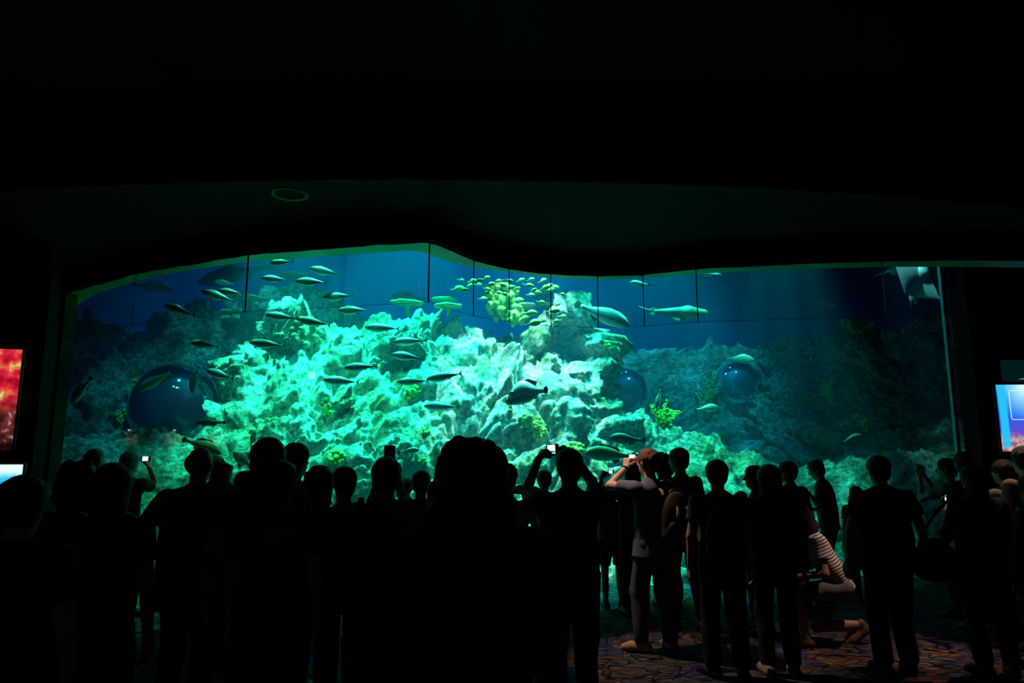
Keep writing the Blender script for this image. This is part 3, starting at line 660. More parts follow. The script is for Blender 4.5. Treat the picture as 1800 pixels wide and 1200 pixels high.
def plate_coral(label, px, py, wpx, d=None, thick=.16, mat=M_corg, tilt=0.0):
    p = on_reef(px, py)[0] if d is None else T(px, py, d); r = wpx / 2 / pxm(p); cn[0] += 1; rr = random.Random(cn[0])
    F = SDF((-r * 1.2, -r * 1.2, -r * 1.1), (r * 1.2, r * 1.2, r * .5), max(r / 30, .010))
    F.ell((0, 0, 0), (r * .85, r * .75, r * thick))
    for k in range(16):
        a = k * .3927; F.ell((math.cos(a) * r * .8 * rr.uniform(.9, 1.08), math.sin(a) * r * .7, rr.uniform(-.02, .03) * r), (r * .2, r * .2, r * thick * .8), None, r * .08)
    F.cone((0, r * .15, -r * .05), (0, r * .5, -r * .55), r * .12, r * .16, r * .12)
    o = F.build('plate_coral', mat, None, .008, 22, cn[0]); o.location = p; o.rotation_euler = (0, math.radians(tilt), 0); tag(o, label, 'coral'); return o
def weed(label, px, py, hpx, wpx, n=9, mat=M_weed, leaf=1.0, seed=0):
    p, _ = on_reef(px, py); h, w_ = hpx / pxm(p), wpx / pxm(p); rr = random.Random(seed + 77); root = empty('seaweed', p - Vector((0, 0, .03))); tag(root, label, 'seaweed')
    st, lf = MB(), MB()
    for k in range(n):
        x, y = rr.uniform(-.5, .5) * w_, rr.uniform(-.3, .3) * w_; hh = h * rr.uniform(.55, 1); b = rr.uniform(-.35, .35) * w_
        pts = [Vector((x * .25 + (x + b * t_ - x * .25) * t_ ** 1.3, y * t_, hh * t_)) for t_ in (0, .2, .4, .6, .8, 1)]
        st.tube(pts, [.010, .009, .008, .007, .005, .003], 5)
        for _ in range(int(13)):
            t_ = rr.uniform(.2, 1); i = min(int(t_ * 5), 4); q = pts[i].lerp(pts[i + 1], t_ * 5 - i); s = rr.uniform(.016, .032) * leaf
            off = Vector((rr.uniform(-1, 1), rr.uniform(-1, 1), rr.uniform(-.4, 1))).normalized() * s * 1.6
            lf.ball(q + off, (s, s * .5, s * rr.uniform(.7, 1.4)), 6)
    st.build('stem', mat, root, True); lf.build('foliage', mat, root, True); return root

# --- acrylic bubble windows of the tunnel behind the rocks
M_dome = bpy.data.materials.new('dome_acrylic'); M_dome.use_nodes = True
nt = M_dome.node_tree; nt.nodes.clear(); o_ = nt.nodes.new('ShaderNodeOutputMaterial'); mx = nt.nodes.new('ShaderNodeMixShader'); tr = nt.nodes.new('ShaderNodeBsdfTransparent'); gl = nt.nodes.new('ShaderNodeBsdfGlossy'); lw = nt.nodes.new('ShaderNodeFresnel')
lw.inputs[0].default_value = 1.5; gl.inputs['Roughness'].default_value = .07; gl.inputs['Color'].default_value = (.6, .9, 1, 1); tr.inputs[0].default_value = (.86, .94, .98, 1)
mm_ = nt.nodes.new('ShaderNodeMath'); mm_.operation = 'MULTIPLY_ADD'; mm_.inputs[1].default_value = 1.3; mm_.inputs[2].default_value = .03; nt.links.new(lw.outputs[0], mm_.inputs[0])
nt.links.new(mm_.outputs[0], mx.inputs[0]); nt.links.new(tr.outputs[0], mx.inputs[1]); nt.links.new(gl.outputs[0], mx.inputs[2]); nt.links.new(mx.outputs[0], o_.inputs[0])
M_tun = principled('tunnel_dark_blue', (.008, .05, .085), .5); M_rim = principled('dome_rim', (.10, .22, .28), .4)
def dome(label, px, py, rpx, face=(0, -1, 0)):
    p, _ = on_reef(px, py); p = p + Vector((0, -.06, 0)); r = rpx / pxm(p); root = empty('bubble_window', p); tag(root, label, 'window')
    q = Vector(face).normalized().to_track_quat('Z', 'Y'); root.rotation_mode = 'QUATERNION'; root.rotation_quaternion = q
    pr = [(r * math.sin(a), r * math.cos(a)) for a in [k * math.pi / 36 for k in range(0, 23)]]; pr[0] = (.001, r)
    MB().lathe([(max(a, .001), b) for a, b in pr], n=64).build('dome_glass', M_dome, root, True)
    k = .93; MB().lathe([(r * k * math.sin(a), r * .30 - r * k * (1 - math.sin(a)) * .0 + r * .55 * math.cos(a) - r * .1) for a in [j * math.pi / 24 + .004 for j in range(0, 13)]], n=48).build('dark_tunnel_bowl', M_tun, root, True)  # bowl added in dark blue for the unlit inside of the tunnel
    m = MB(); m.tube([(r * 1.0 * math.cos(a), r * math.sin(a), .0) for a in [j * math.pi / 24 for j in range(49)]], .030, 8, False); m.build('rim', M_rim, root, True)
    m = MB(); m.tube([(r * .80 * math.cos(a), r * .80 * math.sin(a), r * .42) for a in [j * math.pi / 24 for j in range(49)]], .012, 6, False); m.build('inner_ring', M_rim, root, True)
    return root
dome('large clear bubble window bulging from the dark rocks at the left of the tank', 312, 716, 78, (.12, -1, .25))
dome('bubble window half hidden behind the right flank of the bright mound', 1098, 692, 46, (0, -1, .2))
dome('small bubble window in the dark reef at the right, with lamp glints', 1296, 676, 42, (0, -1, .25))

# --- corals
b0 = T(880, 560, 3.3)
soft_coral('big yellow-green bunch of lumpy soft coral crowning the bright mound', 885, 528, 34, 60, at=T(885, 532, 3.0), blob=.20, flat=1.1)
soft_coral('narrow tail of yellow-green soft coral running down from the big bunch', 905, 556, 18, 30, at=T(906, 556, 2.8), flat=1.3)
soft_coral('small yellow soft coral head left of the big bunch', 858, 512, 14, 20, at=T(862, 514, 3.1))
plate_coral('pale round plate coral at the upper left, the lower one of two', 412, 561, 46, thick=.22)
plate_coral('thin plate coral just behind and above the pale round one at upper left', 405, 548, 38, d=3.9)
plate_coral('wide thin table coral left of the thick second pane joint', 440, 524, 62, d=3.7, thick=.09, tilt=3)
plate_coral('thin table coral on the dim peak at the upper left of the mound', 515, 482, 46, d=4.2, thick=.08)
plate_coral('long flat table coral on a short stalk over the middle of the mound', 716, 533, 64, d=3.3, thick=.09, tilt=2)
plate_coral('upper plate of the two stacked plate corals beside the curtain corner', 782, 527, 50, d=3.4, thick=.13)
plate_coral('lower and brighter plate of the two stacked plate corals beside the curtain corner', 788, 538, 52, d=3.0, thick=.15)
plate_coral('thin table coral behind the yellow fish, upper right of the soft coral', 1000, 518, 66, d=3.4, thick=.07, tilt=4)
plate_coral('thin table coral behind the soft coral bunch', 955, 520, 52, d=3.5, thick=.07)
plate_coral('rounded plate coral right of the soft coral bunch', 925, 537, 36, d=3.1, thick=.25)
plate_coral('pale broad plate coral above the right shoulder of the mound', 965, 537, 46, d=3.2, thick=.2)
soft_coral('round brown bushy coral on the upper left of the mound', 538, 590, 30, 50, M_brown, 1.3, .2)
soft_coral('bright yellow coral tuft right of the school, on the upper mound', 585, 553, 13, 20)
soft_coral('tall yellow-green coral column beside the sheet joint', 573, 722, 10, 30, M_cor, 2.6, .4)
soft_coral('yellow coral head under the lowest tuna', 748, 763, 11, 22)
soft_coral('flat yellow coral low on the mound, behind the man with the upright camera', 744, 810, 9, 16, M_cor, .6)
soft_coral('green coral patch behind the heads left of the man with the upright camera', 592, 805, 17, 30, M_cor, .8)
soft_coral('yellow-green coral clump among rubble at the middle left of the mound', 725, 690, 14, 24)
soft_coral('round grey-green coral boulder beside the sheet joint', 610, 708, 15, 8, M_brown, 1, .3)
soft_coral('green coral clump above the raised white camera', 925, 742, 17, 34, M_corg)
soft_coral('yellow coral on top of the dark reef just right of the mound', 1068, 607, 9, 16)
soft_coral('yellow-green coral patch in front of the half-hidden bubble window', 1125, 712, 14, 26, M_cor, .6)
soft_coral('low yellow coral at the foot of the mound, behind the man with the printed polo', 1010, 790, 18, 30, M_cor, .7)
soft_coral('bright green coral at the very bottom left of the window, beside the old man', 270, 988, 8, 20, M_cor, .8)
soft_coral('bright green coral low at the left beside the elbow of the heavy man', 276, 880, 12, 24, M_cor, .8)
for i, (x, y, r_, lb) in enumerate(((232, 655, 8, 'upper'), (238, 672, 7, 'middle'), (229, 692, 6, 'lower'))): soft_coral('small %s yellow coral ball left of the large bubble window' % lb, x, y, r_, 12)
weed('tall spray of yellow-green seaweed left of the small bubble window', 1240, 735, 95, 46, 12, seed=1)
weed('bright bushy seaweed on the lit ledge right of the half-hidden bubble window', 1168, 752, 50, 44, 12, seed=2)
weed('small dim seaweed tuft under the facing fish on the dark right reef', 1462, 705, 44, 34, 8, seed=3)
weed('small seaweed tuft low on the dark right reef', 1526, 760, 36, 30, 8, seed=4)
weed('green weed clump on the left rubble, above the old man with the camera', 212, 745, 26, 30, 8, seed=5)
weed('thin weed tuft on the rubble below the large bubble window', 330, 765, 30, 34, 8, seed=6)
weed('wispy weed growing on top of the dark right reef', 1500, 590, 34, 60, 10, seed=7)
weed('tuft of weed on the mound above the raised white camera', 945, 770, 40, 26, 9, seed=8)

# --- fish
def fish_mat(name, back, side, belly, hh, rough=.3, metal=.3):
    m = bpy.data.materials.new(name); m.use_nodes = True; nt = m.node_tree; b = nt.nodes['Principled BSDF']; L = nt.links.new
    b.inputs['Roughness'].default_value = rough; b.inputs['Metallic'].default_value = metal
    tc = nt.nodes.new('ShaderNodeTexCoord'); sp = nt.nodes.new('ShaderNodeSeparateXYZ'); L(tc.outputs['Object'], sp.inputs[0])
    n = nt.nodes.new('ShaderNodeTexNoise'); n.inputs['Scale'].default_value = 12; L(tc.outputs['Object'], n.inputs['Vector'])
    a = nt.nodes.new('ShaderNodeMapRange'); a.inputs['From Min'].default_value = -hh; a.inputs['From Max'].default_value = hh; L(sp.outputs['Z'], a.inputs['Value'])
    ad = nt.nodes.new('ShaderNodeMath'); ad.operation = 'MULTIPLY_ADD'; ad.inputs[1].default_value = .12; L(n.outputs['Fac'], ad.inputs[0]); L(a.outputs[0], ad.inputs[2])
    r = nt.nodes.new('ShaderNodeValToRGB'); e = r.color_ramp.elements; e[0].position = .12; e[0].color = (*belly, 1); e[1].position = .86; e[1].color = (*back, 1)
    for p_, c in ((.34, belly), (.46, side), (.66, side)): k = e.new(p_); k.color = (*c, 1)
    L(ad.outputs[0], r.inputs[0]); L(r.outputs[0], b.inputs['Base Color']); return m
M_fin = principled('fin_dark', (.06, .10, .12), .5); M_eye = principled('fish_eye', (.02, .02, .02), .15)
def body_mesh(prof, n=14, wf=.5):            # prof: (x, centre z, half height), unit length, nose at x = 0
    xs = [p[0] for p in prof]; m = 22; V, Fc = [], []
    for i in range(m):
        x = i / (m - 1); zc = np.interp(x, xs, [p[1] for p in prof]); h = max(np.interp(x, xs, [p[2] for p in prof]), .002)
        for k in range(n):
            a = 2 * math.pi * k / n; V.append((x - .45, h * wf * math.sin(a), zc + h * math.cos(a)))
    for i in range(m - 1):
        for k in range(n): Fc.append((i * n + k, (i + 1) * n + k, (i + 1) * n + (k + 1) % n, i * n + (k + 1) % n))
    Fc += [tuple(range(n)), tuple(range(m * n - 1, (m - 1) * n - 1, -1))]; return V, Fc
def sm(prof):
    return prof
def make_fish(name, prof, mat, fins, wf=.5, finmat=None, eye=(.09, .012, .010), pect=(.30, .10, .05), scale=1.0):
    V, Fc = body_mesh(prof, wf=wf); root = new_obj(name, V, Fc, mat); fm = finmat or M_fin
    for nm, pts in fins: MB().prism([(x - .45, 0, z) for x, z in pts], (0, 1, 0), .007).build(nm, fm, root)
    if pect:
        for s in (-1, 1):
            hw = np.interp(pect[0], [p[0] for p in prof], [p[2] for p in prof]) * wf; x0 = pect[0] - .45
            MB().prism([(x0, s * hw * .95, -.01), (x0 + pect[1], s * (hw + pect[2]), -.03), (x0 + pect[1] * .9, s * (hw + pect[2] * .8), -.055), (x0 + .02, s * hw * .95, -.035)], (0, .3, 1), .006).build('pectoral_fin', fm, root)
    if eye:
        hw = np.interp(eye[0], [p[0] for p in prof], [p[2] for p in prof]) * wf
        for s in (-1, 1): MB().ball((eye[0] - .45, s * hw * .88, eye[1]), eye[2], 10).build('eye', M_eye, root, True)
    return root
used = {}
def put(proto, label, px, py, d, lpx, face=-1, tilt=0, yaw=0, roll=0, group=None, cat='fish', L_=None):
    """face -1: nose to the left; tilt in degrees, positive = tail lower"""
    if proto.name in used: o = copy_tree(proto)
    else: used[proto.name] = 1; o = proto
    p = T(px, py, d); s = lpx / pxm(p)
    o.location = p; o.scale = (s, s, s)
    o.rotation_mode = 'XYZ'
    Rm = Matrix.Rotation(math.radians(yaw) + (math.pi if face > 0 else 0), 4, 'Z') @ Matrix.Rotation(math.radians(tilt), 4, 'Y') @ Matrix.Rotation(math.radians(roll), 4, 'X')
    o.rotation_euler = Rm.to_euler(); tag(o, label, cat, group); return o
tp = [(0, -.004, .006), (.03, 0, .032), (.08, .002, .066), (.16, .004, .104), (.28, .004, .136), (.40, .003, .146), (.52, 0, .132), (.66, 0, .092), (.80, 0, .048), (.90, 0, .018), (.96, 0, .010), (1, 0, .007)]
tuna = make_fish('tuna', tp, fish_mat('tuna_toplit_skin', (.60, .70, .75), (.08, .13, .18), (.80, .85, .85), .135, .25, .25),  # pale back carries overhead light in its colour; silver belly is its own
    [('tail_fin', [(.95, 0), (1.02, .06), (1.09, .125), (1.045, .05), (1.03, 0), (1.045, -.05), (1.09, -.125), (1.02, -.06)]), ('dorsal_fin', [(.38, .13), (.44, .185), (.47, .15), (.56, .118)]), ('second_dorsal_fin', [(.62, .08), (.69, .125), (.70, .08), (.74, .06)]), ('anal_fin', [(.63, -.08), (.70, -.125), (.71, -.08), (.75, -.06)])], wf=.62, pect=(.26, .16, .03))
G = 'silver tuna schooling to the left in front of the mound'
tl = [(492, 461, 44, 2, 'topmost silver tuna of the school, cut by the green band above'), (567, 476, 54, 10, 'bright silver tuna at the top right of the school'), (480, 490, 46, 5, 'silver tuna below the topmost one, right of the thick pane joint'), (543, 495, 56, 4, 'bright silver tuna directly below the top right one'),
 (590, 521, 56, 0, 'dark-sided tuna below the pair of bright upper tunas'), (379, 519, 58, 16, 'large bright silver tuna left of the thick pane joint'), (402, 513, 44, 8, 'dim tuna just behind the large bright one left of the thick joint'), (312, 544, 58, 20, 'leftmost silver tuna of the upper school, diving left of the joint'),
 (617, 545, 56, 2, 'bright tuna swimming level with the lower curtain edge'), (491, 556, 54, 6, 'dark-backed tuna left of the brown bushy coral'), (547, 565, 56, 10, 'dark-backed tuna right in front of the brown bushy coral'), (667, 576, 58, 3, 'dark tuna under the long table coral, right part of the school'),
 (356, 605, 52, 10, 'silver tuna over the dark left rocks, above the large bubble window'), (465, 604, 58, 4, 'dark-sided tuna over the left shoulder of the mound'), (716, 600, 56, -4, 'silver tuna in the right part of the school, upper of two close ones'), (712, 626, 54, 8, 'silver tuna in the right part of the school, lower of two close ones'),
 (630, 645, 56, -2, 'dark tuna in the middle of the mound, right of the joint line'), (383, 657, 56, 16, 'silver tuna at the right edge of the large bubble window'), (595, 669, 58, 4, 'dark tuna crossing the joint line between the acrylic sheets'), (722, 670, 52, -2, 'pale tuna touching the darker rightmost tuna'),
 (776, 662, 60, -8, 'rightmost dark tuna of the school'), (771, 714, 60, 2, 'lowest tuna of the school, above the yellow coral head')]
for i, (x, y, l, t_, lb) in enumerate(tl):
    put(tuna, lb, x, y, .75 + .5 * ((i * 37) % 10) / 10, l * 1.04, -1, t_, ((i * 53) % 30) - 15, group=G)
yp = [(0, -.01, .01), (.06, 0, .08), (.15, .01, .15), (.3, .015, .20), (.45, .01, .205), (.6, 0, .165), (.75, 0, .09), (.86, 0, .04), (1, 0, .035)]
M_yf = principled('yellow_fish_skin', (.22, .42, .015), .5, noise=((.14, .34, .03), 6, .4, .6))
V, Fc = body_mesh(yp, 10, .4); yb_ = MB(); yb_.add(V, Fc); yb_.prism([(.50, 0, 0), (.68, 0, .11), (.62, 0, 0), (.68, 0, -.11)], (0, 1, 0), .015); yb_.prism([(-.2, 0, .17), (-.05, 0, .26), (.25, 0, .19), (.32, 0, .06)], (0, 1, 0), .015); yb_.prism([(.0, 0, -.13), (.12, 0, -.18), (.28, 0, -.10)], (0, 1, 0), .012)
yfish = yb_.build('yellow_snapper', M_yf, None, True)
yl = [(225, 235, 1), (190, 338, 1), (262, 356, 1), (330, 300, -1), (370, 240, 1), (450, 235, 1), (445, 290, 1), (545, 205, 1), (600, 285, 1), (690, 245, -1), (748, 292, 1), (850, 328, 1), (930, 338, 1), (840, 242, 1), (980, 232, 1), (1105, 226, 1), (1088, 302, 1), (1257, 236, 1), (1290, 330, 1), (1330, 365, 1), (1415, 318, 1), (1140, 360, 1), (1110, 420, 1), (1190, 385, 1), (545, 395, 1), (505, 465, 1), (700, 392, 1), (770, 410, 1), (950, 490, 1), (1115, 650, 1), (1240, 512, 1), (1440, 540, 1), (1400, 622, 1), (1510, 690, 1), (1025, 718, 1), (1150, 775, 1), (1240, 745, 1), (1430, 750, -1), (1508, 412, -1), (1572, 492, -1), (560, 350, 1), (1340, 300, 1), (1360, 350, 1)]
ORD = ['first', 'second', 'third', 'fourth', 'fifth', 'sixth', 'seventh', 'eighth', 'ninth', 'tenth', 'eleventh', 'twelfth', 'thirteenth', 'fourteenth']
BANDS = [(0, 262, 'top row'), (262, 322, 'second row'), (322, 372, 'third row'), (372, 430, 'fourth row'), (430, 530, 'fifth row'), (530, 700, 'sixth row'), (700, 900, 'lowest row')]
BIG = {1: 24, 2: 18, 35: 30, 29: 26, 36: 22, 28: 24, 18: 24, 32: 24, 34: 22, 8: 19, 16: 20, 11: 20, 39: 10, 38: 13}
for i, (x, y, f) in enumerate(yl):
    px, py = 780 + x * .13889, 460 + y * .13889; band = next(b for b in BANDS if b[0] <= y < b[1])
    row = sorted(q[0] for q in yl if band[0] <= q[1] < band[1]); k = row.index(x)
    lb = 'small yellow fish, %s from the left in the %s of the shoal' % (ORD[k], band[2])
    put(yfish, lb, px, py, 1.9 + .5 * math.sin(i * 2.3), BIG.get(i, 16), f, ((i * 31) % 44) - 18, ((i * 47) % 70) - 35, group='shoal of small yellow fish around the soft coral')
gp = [(0, -.02, .012), (.05, -.01, .06), (.14, .0, .115), (.28, .01, .155), (.45, .01, .160), (.6, .005, .130), (.75, 0, .08), (.87, 0, .045), (1, 0, .045)]
gf = [('tail_fin', [(.98, .04), (1.10, .085), (1.13, 0), (1.10, -.085), (.98, -.04)]), ('dorsal_fin', [(.25, .14), (.34, .20), (.55, .19), (.72, .15), (.78, .07)]), ('anal_fin', [(.58, -.12), (.66, -.18), (.76, -.12), (.78, -.07)])]
def grp(mat, wf=.45, prof=gp, fins=gf, name='reef_fish', **k): return make_fish(name, prof, mat, fins, wf, **k)
M_gry = fish_mat('grey_fish_skin', (.30, .34, .34), (.16, .20, .19), (.55, .58, .52), .15, .4, .1)
M_drk = fish_mat('dark_fish_skin', (.05, .06, .07), (.04, .06, .06), (.10, .12, .10), .15, .5, 0)
M_pal = fish_mat('pale_fish_skin', (.45, .52, .52), (.40, .48, .48), (.70, .74, .70), .15, .35, .2)
M_oli = fish_mat('olive_fish_skin', (.16, .22, .10), (.20, .26, .12), (.42, .46, .30), .15, .5, 0)
# hump-headed pale fish with dark mask
hp_ = [(0, -.15, .03), (.05, -.13, .09), (.12, -.09, .14), (.2, -.05, .19), (.3, .0, .25), (.45, .04, .29), (.6, .04, .265), (.75, .02, .17), (.87, .01, .08), (1, 0, .06)]
M_hump = fish_mat('humphead_toplit_skin', (.85, .92, .90), (.45, .62, .60), (.10, .20, .20), .22, .35, .1)  # white top and dark belly: light from above painted into the skin
hump = make_fish('humphead_fish', hp_, M_hump, [('tail_fin', [(.95, .05), (1.10, .10), (1.12, 0), (1.08, -.10), (.95, -.05)]), ('dorsal_fin', [(.50, .30), (.66, .35), (.88, .24), (.80, .12)]), ('anal_fin', [(.62, -.16), (.76, -.18), (.86, -.08)])], .5, eye=(.17, .045, .03), pect=(.36, .14, .05))
F = SDF((-.42, -.2, -.2), (.0, .2, .2), .008); F.ell((-.26, 0, .07), (.075, .125, .045)).ell((-.41, 0, -.10), (.03, .06, .05)); F.build('dark_mask', principled('mask_dark', (.01, .05, .09), .5), hump)
put(hump, 'large pale blunt-headed fish with a dark face mask in front of the brightest rock', 918, 692, .9, 72, -1, -10, 10)
put(grp(M_gry, .42, name='grouper'), 'big grey fish heading right and down past the rock pinnacle', 1068, 556, 1.6, 96, 1, -24, -12)
put(grp(M_drk, .5, [(0, 0, .02), (.06, 0, .06), (.2, .01, .11), (.4, .01, .125), (.6, 0, .09), (.8, 0, .04), (1, 0, .025)], [('tail_fin', [(.98, .02), (1.12, .12), (1.07, 0), (1.10, -.10), (.98, -.02)]), ('dorsal_fin', [(.38, .11), (.46, .22), (.54, .10)]), ('pelvic_fin', [(.62, -.07), (.70, -.17), (.76, -.05)])], name='shark'), 'very large dim shark-like fish in the blue water at the upper left', 405, 484, 4.6, 125, -1, -18, 15)
put(grp(M_oli, .4), 'rounded olive fish in front of the large dim shark-like fish', 392, 497, 3.2, 34, -1, 6, 10)
put(grp(M_pal, .35, name='trevally'), 'pale fish crossing the pane joint at the upper right', 1121, 498, 1.8, 34, -1, 4, 8)
put(grp(M_pal, .35, name='trevally'), 'pale fish cut by the bulkhead at the upper right', 1246, 481, 1.8, 36, -1, 0, 8)
put(grp(M_pal, .3, [(0, 0, .012), (.06, 0, .06), (.16, .01, .12), (.32, .02, .165), (.5, .02, .15), (.7, 0, .07), (.86, 0, .02), (1, 0, .015)], [('tail_fin', [(.97, 0), (1.14, .13), (1.04, 0), (1.14, -.13)]), ('dorsal_fin', [(.36, .16), (.42, .25), (.50, .15), (.8, .03)]), ('anal_fin', [(.45, -.13), (.52, -.19), (.6, -.11), (.8, -.03)])], name='trevally'), 'silvery fork-tailed trevally above the small bubble window', 1303, 631, 2.6, 50, 1, -3, -10)
put(grp(M_gry, .6), 'grey fish facing the viewer on the dark right reef', 1427, 629, 3.2, 34, -1, -10, 68)
put(grp(M_pal, .4), 'pale fish resting over the layered ledge below the tall seaweed', 1246, 717, 2.0, 42, 1, 8, 10)
put(grp(M_drk, .4), 'dark deep-bodied fish above the shadowed hollow, left of the lit camera', 1096, 771, .7, 60, -1, 4, 6)
put(grp(M_oli, .35, name='grouper'), 'large greenish translucent-looking fish below the dark deep-bodied one', 1064, 798, .6, 84, -1, 4, 8)
put(grp(M_drk, .45), 'dark fish below the right edge of the large bubble window', 366, 742, 1.0, 44, -1, 0, 8)
put(grp(M_oli, .4), 'long olive fish diving right above the heavy man', 362, 786, .9, 72, 1, -18, -8)
put(grp(M_gry, .3, [(0, 0, .02), (.1, 0, .12), (.3, .02, .24), (.5, .02, .26), (.7, 0, .16), (.85, 0, .06), (1, 0, .05)], [('tail_fin', [(.97, .04), (1.12, .10), (1.12, -.10), (.97, -.04)]), ('dorsal_fin', [(.3, .24), (.6, .44), (.75, .14)]), ('anal_fin', [(.4, -.22), (.64, -.36), (.74, -.12)])], name='batfish'), 'blue-grey batfish with a tall fin, above and left of the tall woman', 424, 806, .8, 40, -1, 40, 20)
put(grp(M_oli, .4), 'olive fish passing in front of the left side of the large bubble window', 268, 672, 2.2, 62, -1, -32, 10)
put(grp(M_drk, .4), 'dark fish seen nearly upright in front of the large bubble window', 342, 672, 1.9, 44, -1, -80, 15)
put(grp(M_gry, .4), 'grey fish diving at the far left end of the tank', 140, 690, 1.2, 50, -1, -60, 20)
put(grp(M_gry, .35), 'grey fish tail-up beside the half-hidden bubble window', 1157, 703, 2.0, 36, -1, -75, 15)
put(grp(M_pal, .4), 'small pale fish on the rubble right of the upright camera', 722, 792, .5, 34, 1, 8, 10)
put(grp(M_gry, .4), 'small grey fish low on the right above the stout boy', 1500, 770, 1.0, 40, 1, 20, 10)
put(grp(M_drk, .4, name='shark'), 'dim fish with a tall pale dorsal fin far back in the blue water', 712, 522, 5.0, 60, -1, 0, 30)
put(grp(M_gry, .3), 'dim long fish far back at the upper left corner of the tank', 275, 505, 5.5, 60, 1, -4, 20)

# --- rays
def ray_fish(label, nose, tail, tipl, tipr, d, th=.10, mat=None, tl=.5, name='eagle_ray', cup=.0, droop=(0, 0), tail_end=None):
    n0, n1, L0, R0 = T(*nose, d), T(*tail, d + .15), T(*tipl[:2], d + droop[0]), T(*tipr[:2], d + droop[1]); L1 = T(*tipl[2:], d + droop[0]) if len(tipl) > 2 else L0; R1 = T(*tipr[2:], d + droop[1]) if len(tipr) > 2 else R0; c = (n0 + n1) / 2; nu, nv = 25, 15
    V, Fc = [], []; ax = (n1 - n0); up = ax.cross(R0 - L0).normalized()
    for side in (1, -1):
        for i in range(nu):
            u = -1 + 2 * i / (nu - 1); w_ = abs(u)
            for j_ in range(nv):
                v = j_ / (nv - 1); tip = L0.lerp(L1, v) if u < 0 else R0.lerp(R1, v); ctr = n0.lerp(n1, v); k = w_ ** 1.15; sweep = ctr.lerp(tip, k)
                t_ = th * ((1 - w_) ** 1.5 * .9 + .04) * math.sin(math.pi * min(max(v, .02), .98)) ** .7
                V.append(sweep + up * (side * t_ + cup * math.sin(math.pi * w_)) - c)
    N = nu * nv
    for s_ in range(2):
        for i in range(nu - 1):
            for j_ in range(nv - 1):
                q = (s_ * N + i * nv + j_, s_ * N + (i + 1) * nv + j_, s_ * N + (i + 1) * nv + j_ + 1, s_ * N + i * nv + j_ + 1); Fc.append(q if s_ == 0 else q[::-1])
    for i in range(nu - 1):
        for j_ in (0, nv - 1): Fc.append((i * nv + j_, (i + 1) * nv + j_, N + (i + 1) * nv + j_, N + i * nv + j_))
    o = new_obj(name, V, Fc, mat); o.location = c; tag(o, label, 'ray')
    F = SDF(tuple(min(a, b) - .3 for a, b in zip(n0 - c, n1 - c)), tuple(max(a, b) + .3 for a, b in zip(n0 - c, n1 - c)), .015)
    F.cone(n0 - c - ax * .04, (n0 - c).lerp(n1 - c, .3), th * .75, th * 1.25, .03).cone((n0 - c).lerp(n1 - c, .3), n1 - c, th * 1.25, th * .35, .05); F.build('head', mat, o)
    for s in (-1, 1):
        sd = (R0 - L0).normalized() * s; q = n1 - c
        MB().prism([q - ax * .12, q + sd * th * .8 + ax * .02, q + sd * th * .6 + ax * .14, q + ax * .04], up, .02).build('pelvic_fin', mat, o)
    te = (T(*tail_end, d + .3) - c) if tail_end else q + ax * tl
    MB().tube([q - ax * .05, q.lerp(te, .4) + Vector((0, .05, 0)), te], [th * .25, th * .14, .006], 8).build('tail', mat, o, True); return o
M_ray = principled('ray_skin', (.55, .62, .60), .4, noise=((.42, .52, .52), 3, .4, .6))
ray_fish('big pale eagle ray climbing out of view at the top right of the window', (1620, 462), (1606, 522), (1572, 462, 1591, 517), (1650, 520, 1654, 526), .7, .11, M_ray, .3, droop=(-.12, -.10), cup=.02)
ray_fish('second eagle ray behind the big pale one at the top right', (1592, 470), (1560, 476), (1572, 484), (1590, 450), 1.8, .08, M_ray, .5, tail_end=(1538, 485))
ray_fish('long pale guitarfish-like ray gliding right below the curtain edge', (1234, 550), (1152, 547), (1192, 564), (1195, 541), 2.2, .09, principled('guitarfish_skin', (.10, .14, .12), .6), .5, name='guitarfish', tail_end=(1122, 538))
ray_fish('dim distant ray in the dark upper right water', (1474, 537), (1444, 534), (1458, 541), (1440, 526), 4.5, .06, M_gry, .3)
# ------------------------------------------------------------------ people
SKIN = [principled('skin_%s' % n, c, .55, bump=(60, .15, .002)) for n, c in (('light', (.62, .36, .26)), ('tan', (.48, .27, .18)), ('brown', (.36, .20, .13)))]
_cm = {}
def cloth(c, rough=.9):
    if c not in _cm: _cm[c] = principled('cloth', c, rough, spec=.2, noise=(tuple(v * .75 for v in c), 9, .35, .7), bump=(140, .3, .002))
    return _cm[c]
def hair_m(c=(.02, .016, .013)):
    k = ('h',) + c
    if k not in _cm: _cm[k] = principled('hair', c, .55, spec=.3, bump=(130, 1.0, .012))
    return _cm[k]
def striped():
    m = bpy.data.materials.new('striped_jersey'); m.use_nodes = True; nt = m.node_tree; b = nt.nodes['Principled BSDF']; L = nt.links.new
    b.inputs['Roughness'].default_value = .9
    tc = nt.nodes.new('ShaderNodeTexCoord'); sp = nt.nodes.new('ShaderNodeSeparateXYZ'); L(tc.outputs['Object'], sp.inputs[0])
    a = nt.nodes.new('ShaderNodeMath'); a.operation = 'MULTIPLY_ADD'; a.inputs[1].default_value = .42; L(sp.outputs['Y'], a.inputs[0]); L(sp.outputs['Z'], a.inputs[2])
    f = nt.nodes.new('ShaderNodeMath'); f.operation = 'MULTIPLY'; f.inputs[1].default_value = 36; L(a.outputs[0], f.inputs[0])
    g = nt.nodes.new('ShaderNodeMath'); g.operation = 'FRACT'; L(f.outputs[0], g.inputs[0])
    r = nt.nodes.new('ShaderNodeValToRGB'); r.color_ramp.interpolation = 'LINEAR'; e = r.color_ramp.elements
    e[0].position = .50; e[0].color = (.78, .74, .72, 1); e[1].position = .62; e[1].color = (.10, .08, .10, 1)
    L(g.outputs[0], r.inputs[0]); L(r.outputs[0], b.inputs['Base Color']); return m
